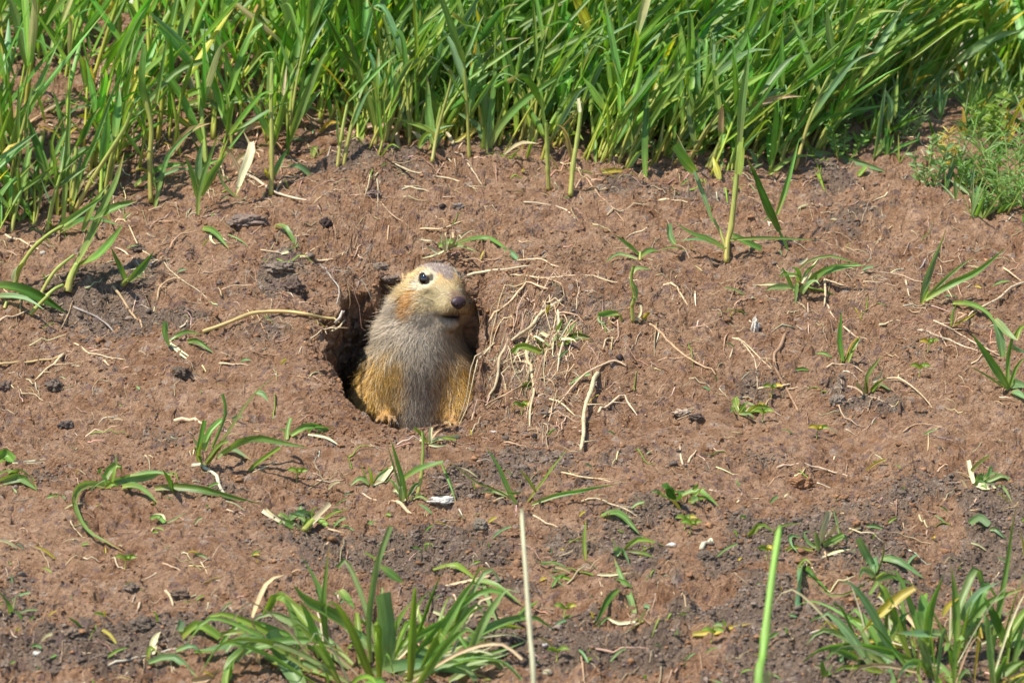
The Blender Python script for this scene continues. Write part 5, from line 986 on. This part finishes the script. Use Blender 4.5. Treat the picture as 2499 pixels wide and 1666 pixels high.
for a in [('white papery flake under the bent-over blade', 'b4', (640, 432), (140, 40), 'w'), ('small white flake on the right foreground crumbs', 'b4', (2062, 708), (60, 26), 'w'), ('pale leaf chip with a dark clod, lower right of the burrow', 'b1', (1500, 1275), (110, 44), 'p'), ('bleached chip standing against a dark shadow, right of centre', 'b2', (258, 680), (44, 120), 'w')]: clod(*a, name='pale_chip', cat='chip')

# chewed sprigs in the bowl right of the burrow
tuft('matted grey-green chewed sprigs hanging in the bowl right of the animal', 'b1', (620, 790), [([(600, 780), (590, 720), (560, 690)], 24, 'w'), ([(620, 800), (650, 740), (640, 700)], 20, 'p'), ([(590, 830), (540, 800), (520, 770)], 18, 'p', 'l'), ([(560, 820), (540, 880), (500, 950)], 20, 'o', 'l'), ([(640, 810), (700, 800), (740, 760)], 24, 'y', 'l'), ([(640, 820), (720, 820), (790, 740), (835, 790)], 20, 'e', 'l')],
     filler=(22, .012, .008, .022, 'pwweot'))
tuft('pale chewed sprig on smooth soil at centre right', 'b2', (150, 1270), [([(150, 1280), (120, 1230), (60, 1230)], 24, 'w', 'l'), ([(150, 1280), (200, 1240), (290, 1250)], 22, 'p', 'l'), ([(150, 1280), (110, 1200)], 18, 'e'), ([(150, 1280), (220, 1200)], 16, 'e')], filler=(8, .006, .008, .018, 'wpye'))

# ------------------------------------------------------------------ tall grass
def bound(px):
    return np.interp(px, [-400, 0, 150, 300, 480, 620, 760, 900, 1050, 1200, 1400, 1600, 1800, 1960, 2060, 2140, 2300, 2500, 2900], [600, 590, 545, 500, 480, 455, 400, 385, 372, 375, 390, 410, 425, 400, 330, 240, 215, 235, 260])
def plant_specs(b, h, lean, nb, dry=False):
    """blades of one young cereal plant; returns [(pts, width, c0, c1, ctip)] and stems"""
    out = []; st = []
    nt_ = rng.integers(1, 3)
    for s in range(nt_):
        ld = np.array([lean+rng.normal(0, .13), rng.normal(-.02, .12), 1.0]); hs = h*rng.uniform(.35, .75); o = b+np.array([rng.normal(0, .002), rng.normal(0, .002), -.002])
        top = o+ld*hs; mid = o+ld*hs*.5*np.array([.8, .8, 1]); st.append(([o, mid, top], rng.uniform(.0012, .0020)))
        sp = spline([o, mid, top], 8); n = nb//nt_+1
        for k in range(n):
            i = int(np.clip(rng.integers(1, 8), 1, 7)) if k else 7; q = sp[i]; a = rng.uniform(0, 6.28) if k else rng.normal(0, 1.5)
            L = rng.uniform(.35, .75)*h; up = rng.uniform(.7, 2.6) if k < n-1 else 2.4; hd_ = np.array([math.cos(a)+lean*1.6, math.sin(a)*.8, up]); hd_ /= np.linalg.norm(hd_)
            dro = rng.uniform(0, .55)**1.5*L*(1 if rng.random() < .35 else .4); pts = [q, q+hd_*L*.35, q+hd_*L*.7+np.array([math.cos(a)*.05+lean*.15, 0, -.18])*dro, q+hd_*L*.95+np.array([math.cos(a)*.4+lean*.4, math.sin(a)*.2, -1.0])*dro]
            pts = [np.array([v[0], v[1], max(v[2], b[2]-.01+.001)]) for v in pts]
            u = rng.random(); k_ = 'g' if u < .56 else 'b' if u < .76 else 'd' if u < .86 else 'e' if u < .955 else 'y' if u < .98 else 't'
            out.append((pts, rng.uniform(.0018, .0058)*(.8 if L < .05 else 1), jit(KC['s'][1]), jit(KC[k_][1], .2), (.45, .33, .13) if rng.random() < .2 else None, rng.random() < .08))
    return out, st
def place_ok(x, y):
    px, py = proj(np.array([x, y, H(x, y)])); return px, py
# the mass of the stand: variants of one plant, each rescaled, turned and leaned where it stands
PROTO = []
for k in range(90):
    m_ = MB(); s_ = MB(); bl, st = plant_specs(np.zeros(3), rng.uniform(.085, .125), 0, rng.integers(3, 7))
    for (pts, W, c0, c1, ct, blunt) in bl: blade(m_, [np.array([v[0], v[1], max(v[2], .001)]) for v in pts], W, c0, c1, ct, n=9, twist=rng.normal(0, .9), fold=rng.uniform(.05, .35), wb=.6, blunt=blunt)
    for (pts, R) in st: tube(s_, pts, R*.75, jit(KC['s'][0]), jit(KC['s'][1]), sides=5, taper=.8, wob=.03, n=7)
    PROTO.append([tuple(np.concatenate(q) for q in (a.V, a.F, a.C, a.U)) for a in (m_, s_)])
mb = MB(); mbs = MB(); front = []; ntry = 0; cnt = 0
while cnt < 4900 and ntry < 110000:
    ntry += 1; x = rng.uniform(-.50, .58); y = rng.uniform(-.02, 1.25)
    if rng.random() > (1.0 if y < .35 else .55): continue
    px, py = place_ok(x, y); bo = bound(px)+rng.normal(0, 12)
    if py > bo: continue
    dens = np.interp(px, [0, 500, 850, 1000, 1950, 2150, 2300, 2500], [.15, .2, .45, 1, 1, 1, 1, 1])
    if px < 700 and y > .18: dens *= np.interp(px, [0, 450, 700], [.42, .6, 1])
    if py > bo-60: dens *= .55 if px > 320 else 1.7
    if px > 2000 and y < .33: dens *= np.interp(py, [0, 150, 200, 240], [1, 1, .6, .25])
    if rng.random() > dens: continue
    b = np.array([x, y, H(x, y)]); lean = np.interp(px, [0, 700, 1200, 1700, 2100, 2500], [.12, .14, .22, .55, .55, .25]); h = rng.uniform(.070, .150)*np.interp(px, [0, 1900, 2150, 2500], [1, 1, 1.1, 1.5])*np.interp(bo-py, [0, 80], [.75, 1])
    cnt += 1
    if bo-py < 75 and py > 120 and 0 < px < 2010 and len(front) < 100:
        bl, st = plant_specs(b, h, lean+rng.normal(0, .08), rng.integers(3, 7)); front.append((b, bl, st)); continue
    pr = PROTO[rng.integers(len(PROTO))]; a = rng.uniform(-.9, .9)+(math.pi if rng.random() < .5 else 0); sc = h/.105; ln = lean+rng.normal(0, .12); lb = rng.normal(0, .1); tint = 1+rng.normal(0, .12, 3)*[1, .6, 1]
    for (V_, F_, C_, U_), m_ in zip(pr, (mb, mbs)):
        v = V_*[sc, sc, sc]; v = np.stack([v[:, 0]*math.cos(a)-v[:, 1]*math.sin(a)+v[:, 2]*ln, v[:, 0]*math.sin(a)+v[:, 1]*math.cos(a)+v[:, 2]*lb, v[:, 2]*(1-.25*abs(ln))], 1)+b
        m_.add(v, F_, np.clip(C_*tint*[1.05, 1.17, .75], 0, .8), U_)
o = mb.build('tall_grass', M_LEAF); tag(o, 'dense stand of tall green grass filling the top of the picture', 'grass', kind='stuff')
o2 = mbs.build('tall_grass_stems', M_STEM); tag(o2, 'upright yellow-green stems inside the tall grass', 'grass stems', kind='stuff')
LM = [(22, 'the steep blade at the left edge'), (155, 'the pair of thin blades at left'), (181, 'the yellowish leaning stem at left'), (376, 'the V-shaped leafy plant'), (482, 'the three-leaved plant on open soil'), (578, 'the bleached drooping leaf'), (661, 'the tall plant with the flat cut blade'),
      (1056, 'the slender forked plant'), (1188, 'the pale-tipped blade behind the animal'), (1338, 'the straight cut-off stem'), (1392, 'the thick frayed cut-off stem'), (1575, 'the broad blade dropping to the soil'), (1775, 'the tall single plant on open soil'), (1939, 'the sunlit plant at the right end')]
ORD = ['first', 'second', 'third', 'fourth', 'fifth', 'sixth', 'seventh', 'eighth', 'ninth', 'tenth', 'eleventh', 'twelfth', 'thirteenth', 'fourteenth', 'fifteenth', 'sixteenth', 'seventeenth', 'eighteenth', 'nineteenth', 'twentieth']
front.sort(key=lambda q: place_ok(q[0][0], q[0][1])[0]); seen = {}
side_of = []
for (b, bl, st) in front:
    px = float(place_ok(b[0], b[1])[0]); k = min(range(len(LM)), key=lambda i: abs(LM[i][0]-px)); side_of.append((k, 'left' if px < LM[k][0] else 'right'))
for i, (b, bl, st) in enumerate(front):
    k, sd2 = side_of[i]; same = [j for j in range(len(front)) if side_of[j] == (k, sd2)]; n_ = same.index(i) if sd2 == 'right' else len(same)-1-same.index(i)
    root = empty('grass_plant', b); tag(root, ORD[min(n_, 19)]+' young grass plant '+sd2+' of '+LM[k][1], 'grass plant', 'grass plants in the front rows of the tall grass')
    for (pts, R) in st: m1 = MB(); tube(m1, pts, R*.8, jit(KC['s'][0]), jit(KC['s'][1]), sides=6, taper=.8, wob=.03, knots=[.5], n=14); m1.build('stem', M_STEM, root, b)
    for (pts, W, c0, c1, ct, blunt) in bl: m1 = MB(); blade(m1, pts, W, c0, c1, ct, n=12, twist=rng.normal(0, .7), wb=.6, blunt=blunt); m1.build('leaf_blade', M_LEAF, root, b)
# marked plants of the front row, traced
FR = [
 ('thick cut-off stem with a frayed top, leaning right before the centre grass', 'g4', (1555, 1320), [([(1555, 1325), (1575, 1100), (1600, 950), (1635, 680)], 38, 's'), ([(1620, 760), (1615, 700), (1612, 665)], 26, 'w', 'c')]),
 ('straight cut-off green stem left of the thick frayed one', 'g4', (1405, 1280), [([(1408, 1285), (1400, 1050), (1393, 815)], 34, 's')]),
 ('broad dark green blade dropping straight to the soil at the right of the centre grass', 'g4', (2060, 1190), [([(2062, 1195), (2060, 950), (2068, 740), (2080, 520)], 50, 'd')]),
 ('grass plant with a broad pale-tipped blade behind the animal, in the centre front row', 'g4', (990, 1000), [([(965, 1010), (985, 850), (960, 620), (900, 300)], 74, 'g', 'c'), ([(1000, 1000), (1030, 700), (1060, 350)], 50, 'g'), ([(1010, 1000), (1100, 830), (1290, 640), (1640, 410)], 50, 'g'), ([(970, 990), (940, 860), (760, 740)], 44, 'b')]),
 ('slender forked plant left of the pale-tipped blade', 'g4', (625, 1090), [([(620, 1095), (660, 880), (750, 540), (730, 470)], 26, 's'), ([(640, 1000), (600, 800), (585, 490)], 60, 'g'), ([(640, 960), (600, 880), (380, 800)], 40, 'e')]),
 ('very long slanting blade crossing the centre grass toward the upper right', 'g4', (20, 700), [([(10, 640), (200, 400), (380, 120), (420, 40)], 26, 'b'), ([(20, 650), (300, 420), (560, 240)], 56, 'b'), ([(10, 600), (350, 270), (760, 40)], 50, 'g')]),
 ('grass plant with a long blade slanting far up to the right from the centre grass', 'g4', (1180, 800), [([(1180, 810), (1230, 560), (1370, 220), (1450, 20)], 30, 'b'), ([(1230, 600), (1420, 330), (1700, 30)], 56, 'g'), ([(1130, 560), (1290, 380), (1110, 225)], 26, 'y')]),
 ('V-shaped leafy plant at the left, upright blade with a rounded cut top', 'g3', (1040, 1380), [([(1020, 1370), (1010, 1100), (1020, 850), (960, 560), (985, 300)], 40, 's'), ([(1010, 760), (960, 560), (980, 295)], 56, 'g', 'c'), ([(1045, 1400), (1110, 1130), (1180, 1000), (1420, 770)], 34, 'g'), ([(1060, 700), (1100, 480), (1130, 240)], 40, 'g')]),
 ('three-leaved plant on open soil at the left front of the tall grass', 'g3', (1335, 1440), [([(1335, 1450), (1350, 1280), (1440, 1000), (1480, 900)], 34, 'g'), ([(1350, 1320), (1420, 1180), (1530, 1040)], 60, 'g'), ([(1330, 1330), (1290, 1160), (1240, 1040)], 44, 'g'), ([(1345, 1250), (1340, 1100), (1370, 950)], 50, 'b')]),
 ('tall upright plant with a flat cut blade at left centre', 'g3', (1830, 1300), [([(1830, 1320), (1835, 1000), (1830, 640), (1840, 400)], 36, 's'), ([(1825, 640), (1832, 500), (1838, 395)], 50, 'g', 'c'), ([(1840, 1200), (1900, 1080), (1950, 1000)], 40, 'g'), ([(1810, 1200), (1790, 1130)], 30, 'y')]),
 ('yellowish long stem leaning far right at the left of the tall grass', 'g3', (500, 1420), [([(500, 1430), (600, 1250), (720, 1060), (850, 850), (900, 690)], 36, 's'), ([(840, 860), (860, 760), (895, 690)], 56, 'e', 'c'), ([(480, 1430), (560, 1150), (640, 960), (760, 620), (880, 400)], 36, 'g')]),
 ('bleached drooping leaf hanging to the soil at the left centre', 'g3', (1600, 1320), [([(1705, 960), (1700, 1050), (1640, 1180), (1590, 1330)], 66, 'w'), ([(1590, 1330), (1500, 1230), (1470, 1100)], 20, 'p'), ([(1700, 1000), (1640, 880)], 14, 'w')]),
 ('pair of thin blades standing in front of the left tall grass', 'g3', (430, 1500), [([(430, 1500), (450, 1100), (470, 700), (480, 580)], 40, 'g'), ([(180, 1350), (190, 1000), (180, 760)], 36, 'g'), ([(390, 1450), (380, 1150), (350, 950), (440, 780)], 34, 'e')]),
 ('big steeply slanting blade at the far left edge of the tall grass', 'g3', (60, 1080), [([(60, 1100), (130, 850), (220, 680), (400, 260)], 60, 'g'), ([(30, 930), (200, 700), (320, 460)], 50, 'b'), ([(40, 1480), (20, 1250), (-10, 1000)], 40, 'g')]),
 ('horizontal arching blade across the left tall grass with a pointed end', 'g3', (1260, 720), [([(1200, 740), (1400, 680), (1750, 650), (2050, 700), (2265, 805)], 56, 'g'), ([(1250, 740), (1600, 690), (1900, 680)], 26, 'b')]),
 ('sunlit long-leaved plant slanting right at the right end of the tall grass', 'g5', (800, 850), [([(790, 860), (870, 680), (1000, 480), (1130, 270), (1250, 20)], 44, 'g'), ([(600, 720), (700, 580), (830, 490), (1000, 440)], 50, 'g'), ([(1000, 480), (1180, 330), (1380, 180), (1550, 10)], 70, 'g'), ([(850, 760), (1100, 620), (1300, 640)], 60, 'g'), ([(1080, 600), (1280, 590), (1480, 500)], 50, 'p')]),
]
for (lb, fr, bs, sp) in FR: tuft(lb, fr, bs, sp, cat='grass plant', name='grass_plant')

# ------------------------------------------------------------------ litter nobody could count
CS = [(x, y) for (x, y) in [(1240, 900), (1180, 930), (1230, 1000)]]
def scatter_pts(n, fn, x0=-20, x1=2520, y0=330, y1=1690):
    out = []
    while len(out) < n:
        px, py = rng.uniform(x0, x1), rng.uniform(y0, y1)
        if rng.random() > fn(px, py): continue
        if 800 < px < 1205 and 640 < py < 1045: continue
        out.append((px, py))
    return out
def wisp(mb, p, L, R, c, a=None, curl=1.0, n=7, up=.12, sides=3):
    a = rng.uniform(0, 2*math.pi) if a is None else a; pts = []; q = p.copy()
    for k in range(n):
        pts.append(q.copy()); a += rng.normal(0, .28*curl); q = q+np.array([math.cos(a), math.sin(a), 0])*L/n; q[2] = H(q[0], q[1])+R*.6+up*L*math.sin(math.pi*(k+1)/n)*rng.random()
    tube(mb, pts, R, c, c*.9, sides=sides, taper=.4, n=n, wob=.08)
def dens_r(px, py):
    d = .35 if py < 1000 else .16
    for (cx, cy, r, s) in [(1230, 830, 150, 3), (1550, 480, 300, 1.2), (1900, 560, 150, 1.2), (700, 560, 300, .8), (2200, 740, 250, .9), (1000, 560, 150, 1), (1750, 880, 200, .7), (400, 480, 400, .8)]:
        d += s*.4*math.exp(-((px-cx)/r)**2-((py-cy)/(r*.6))**2)
    return min(1, d)
mb = MB()
for (px, py) in scatter_pts(2300, dens_r):
    u = rng.random(); c = jit(RC['n' if u < .3 else 'r' if u < .75 else 'b'], .15)
    wisp(mb, P(px, py, .0003), rng.uniform(.004, .022)*(1 if rng.random() < .9 else 1.6), rng.uniform(.00010, .00034), c)
o = mb.build('root_fibres', M_ROOT); tag(o, 'fine pale root fibres strewn over the soil', 'root fibres', kind='stuff')
mb = MB()
for k in range(900):                                          # fibres matted on the bowl's wall
    px, py = rng.normal(1275, 70), rng.normal(850, 100)
    if px < 1185 or rng.random() < .35: continue
    wisp(mb, P(px, py, .0006), rng.uniform(.004, .020), rng.uniform(.00012, .00030), jit(RC['r' if rng.random() < .4 else 'g' if rng.random() < .5 else 'b'], .2), a=rng.uniform(-2.6, .4), up=.25, curl=2)
for k in range(60):                                           # stouter pale roots tangled beside the burrow
    px, py = rng.normal(1300, 75), rng.normal(850, 95)
    if px > 1190: wisp(mb, P(px, py, .001), rng.uniform(.012, .045), rng.uniform(.00028, .0006), jit(RC['n'], .15), a=rng.choice([-2.2, -1.2, .8])+rng.normal(0, .5), up=.22, curl=1.1, sides=5, n=10)
for k in range(40):
    px, py = rng.uniform(790, 900), rng.uniform(640, 690); wisp(mb, P(px, py, .0006), rng.uniform(.01, .02), rng.uniform(.0002, .0004), jit(RC['g' if rng.random() < .5 else 'b'], .15), up=.3)
o = mb.build('root_mat', M_ROOT); tag(o, 'mat of grey-brown rootlets on the burrow\'s right wall', 'root fibres', kind='stuff')
mb = MB()
for (px, py) in scatter_pts(900, lambda x, y: 1.0 if y < bound(x)+60 else .08, y0=60):
    wisp(mb, P(px, py, .0003), rng.uniform(.008, .035), rng.uniform(.0003, .0008), jit(RC['n' if rng.random() < .5 else 'r'] if rng.random() < .8 else KC['e'][1], .2), curl=.3, up=.15)
for (px, py) in scatter_pts(420, lambda x, y: .9 if y < 1100 else .3, y0=380):                      # broken straight bits, a few brighter
    p = P(px, py, .0004); a = rng.normal(0, .6)+(math.pi if rng.random() < .5 else 0) if rng.random() < .7 else rng.uniform(0, 6.28)
    wisp(mb, p, rng.uniform(.004, .020), rng.uniform(.0002, .0006), jit(RC['p' if rng.random() < .4 else 'n'], .25), a=a, curl=.25, up=.05, sides=4, n=5)
o = mb.build('straw_litter', M_DRY); tag(o, 'bits of dry straw under the tall grass and over the soil', 'straw litter', kind='stuff')
# little green shreds
mb = MB()
for (px, py) in scatter_pts(420, lambda x, y: .25+.75*(y > 1150)+.6*(y < bound(x)+40), y0=200):
    p = P(px, py, .0006); a = rng.uniform(0, 6.28); L = rng.uniform(.003, .013); d = np.array([math.cos(a), math.sin(a)*.7, rng.uniform(0, .7)])*L
    k = 'gbpeywt'[rng.integers(7)]; blade(mb, [p, p+d*.5+[0, 0, L*.1], p+d], rng.uniform(.0006, .0022), jit(KC[k][1]), jit(KC[k][1]), n=5, blunt=rng.random() < .5)
o = mb.build('leaf_shreds', M_LEAF); tag(o, 'shreds and tips of green leaf strewn on the soil', 'leaf litter', kind='stuff')
# low undergrowth in the tall grass
mb = MB()
for k in range(4000):
    x = rng.uniform(-.40, .48); y = rng.uniform(-.02, .60); px, py = place_ok(x, y)
    if py > bound(px)+rng.normal(0, 22): continue
    if px < 900 and rng.random() < .62: continue
    if px > 2050 and rng.random() < .45: continue
    p = np.array([x, y, H(x, y)]); a = rng.uniform(0, 6.28); L = rng.uniform(.015, .05); el = rng.uniform(.1, 1.2); d = np.array([math.cos(a)*math.cos(el)+.15, math.sin(a)*math.cos(el), math.sin(el)])*L
    kk = 'ggbbdppeetyw'[rng.integers(12)]; blade(mb, [p, p+d*.5+[0, 0, L*.08], p+d+[0, 0, -L*.12]], rng.uniform(.0018, .005), jit(KC[kk][0]), jit(KC[kk][1], .2), n=6, twist=rng.normal(0, .8))
o = mb.build('undergrowth', M_LEAF); tag(o, 'short leafy undergrowth at the feet of the tall grass', 'undergrowth', kind='stuff')
# grasses and weeds spilling down the right-hand slope
mb = MB()
for k in range(520):
    px = rng.uniform(1980, 2530); py = rng.uniform(190, 620); lim = np.interp(px, [1980, 2200, 2350, 2500], [330, 400, 520, 600])
    if py > lim or rng.random() > .12+.4*(px-1980)/520: continue
    p = P(px, py); n_ = rng.integers(3, 8); hh = rng.uniform(.008, .045)*(1.1 if py < 350 else .7); kk = 'ggebdpgy'[rng.integers(8)]
    for q in range(n_):
        a = rng.uniform(0, 6.28); L = hh*rng.uniform(.5, 1.1); el = rng.uniform(.4, 1.5); d = np.array([math.cos(a)*math.cos(el)+.2, math.sin(a)*math.cos(el), math.sin(el)])*L
        blade(mb, [p, p+d*.55, p+d+[0, 0, -L*.1*rng.random()]], rng.uniform(.0008, .0032), jit(KC[kk][0]), jit(KC[kk][1], .2), n=6, twist=rng.normal(0, .8))
o = mb.build('slope_weeds', M_LEAF); tag(o, 'low grass and weeds spilling down the right slope', 'weeds', kind='stuff')
# crumbs
def crumbs(name, n, rlo, rhi, sub, label, bg):
    base = [rough_clod(sub, (1, 1, .75), .5, 2.2) for _ in range(16)]; nv = len(base[0][0]); nf = len(base[0][1])
    m = n*9; x = rng.uniform(-.36, .37, m); y = rng.uniform(-.47, .24, m); z = H(x, y); px, py = proj(np.stack([x, y, z], 1))
    cm = crumb_mask(x, y); d_ = bg*(1-.6*smooth_mask(x, y))+cm*(.35+.65*np.interp(py, [700, 1200], [.5, 1]))+.35*((px > 740) & (px < 1330) & (py > 620) & (py < 1090))
    ok = (rng.random(m) < d_) & (py > 330) & (hole_w(x, y) > 1.0); k = np.flatnonzero(ok)[:n]; n = len(k); x, y, z, cm = x[k], y[k], z[k], cm[k]
    r = rlo*(rhi/rlo)**(rng.random(n)**2.1); a = rng.uniform(0, 6.28, n); w_ = rng.integers(16, size=n); B = np.array([v for v, f in base])[w_]*np.stack([np.ones(n), rng.uniform(.55, 1, n), rng.uniform(.5, 1, n)], 1)[:, None]
    ca, sa = np.cos(a)[:, None], np.sin(a)[:, None]; V = np.stack([B[..., 0]*ca-B[..., 1]*sa, B[..., 0]*sa+B[..., 1]*ca, B[..., 2]], -1)*r[:, None, None]+np.stack([x, y, z+r*.3], 1)[:, None]
    F = np.array([f for v, f in base])[w_]+(np.arange(n)*nv)[:, None, None]
    g = rng.random(n) < .10+cm*.75; gc = np.where(rng.random(n)[:, None] < .4, CLC['d'], CLC['g']); C = np.where(g[:, None], gc, np.array(CLC['b']))*rng.uniform(.7, 1.35, (n, 1))
    o = mesh_obj(name, V.reshape(-1, 3), F.reshape(-1, 3), M_CLOD, C=np.repeat(C, nv, 0)); tag(o, label, 'soil crumbs', kind='stuff')
crumbs('soil_crumbs', 60000, .00035, .0016, 1, 'dark crumbs of loose soil strewn over the bank', .10)
crumbs('soil_lumps', 900, .0012, .0032, 2, 'larger lumps of loose soil among the crumbs', .05)
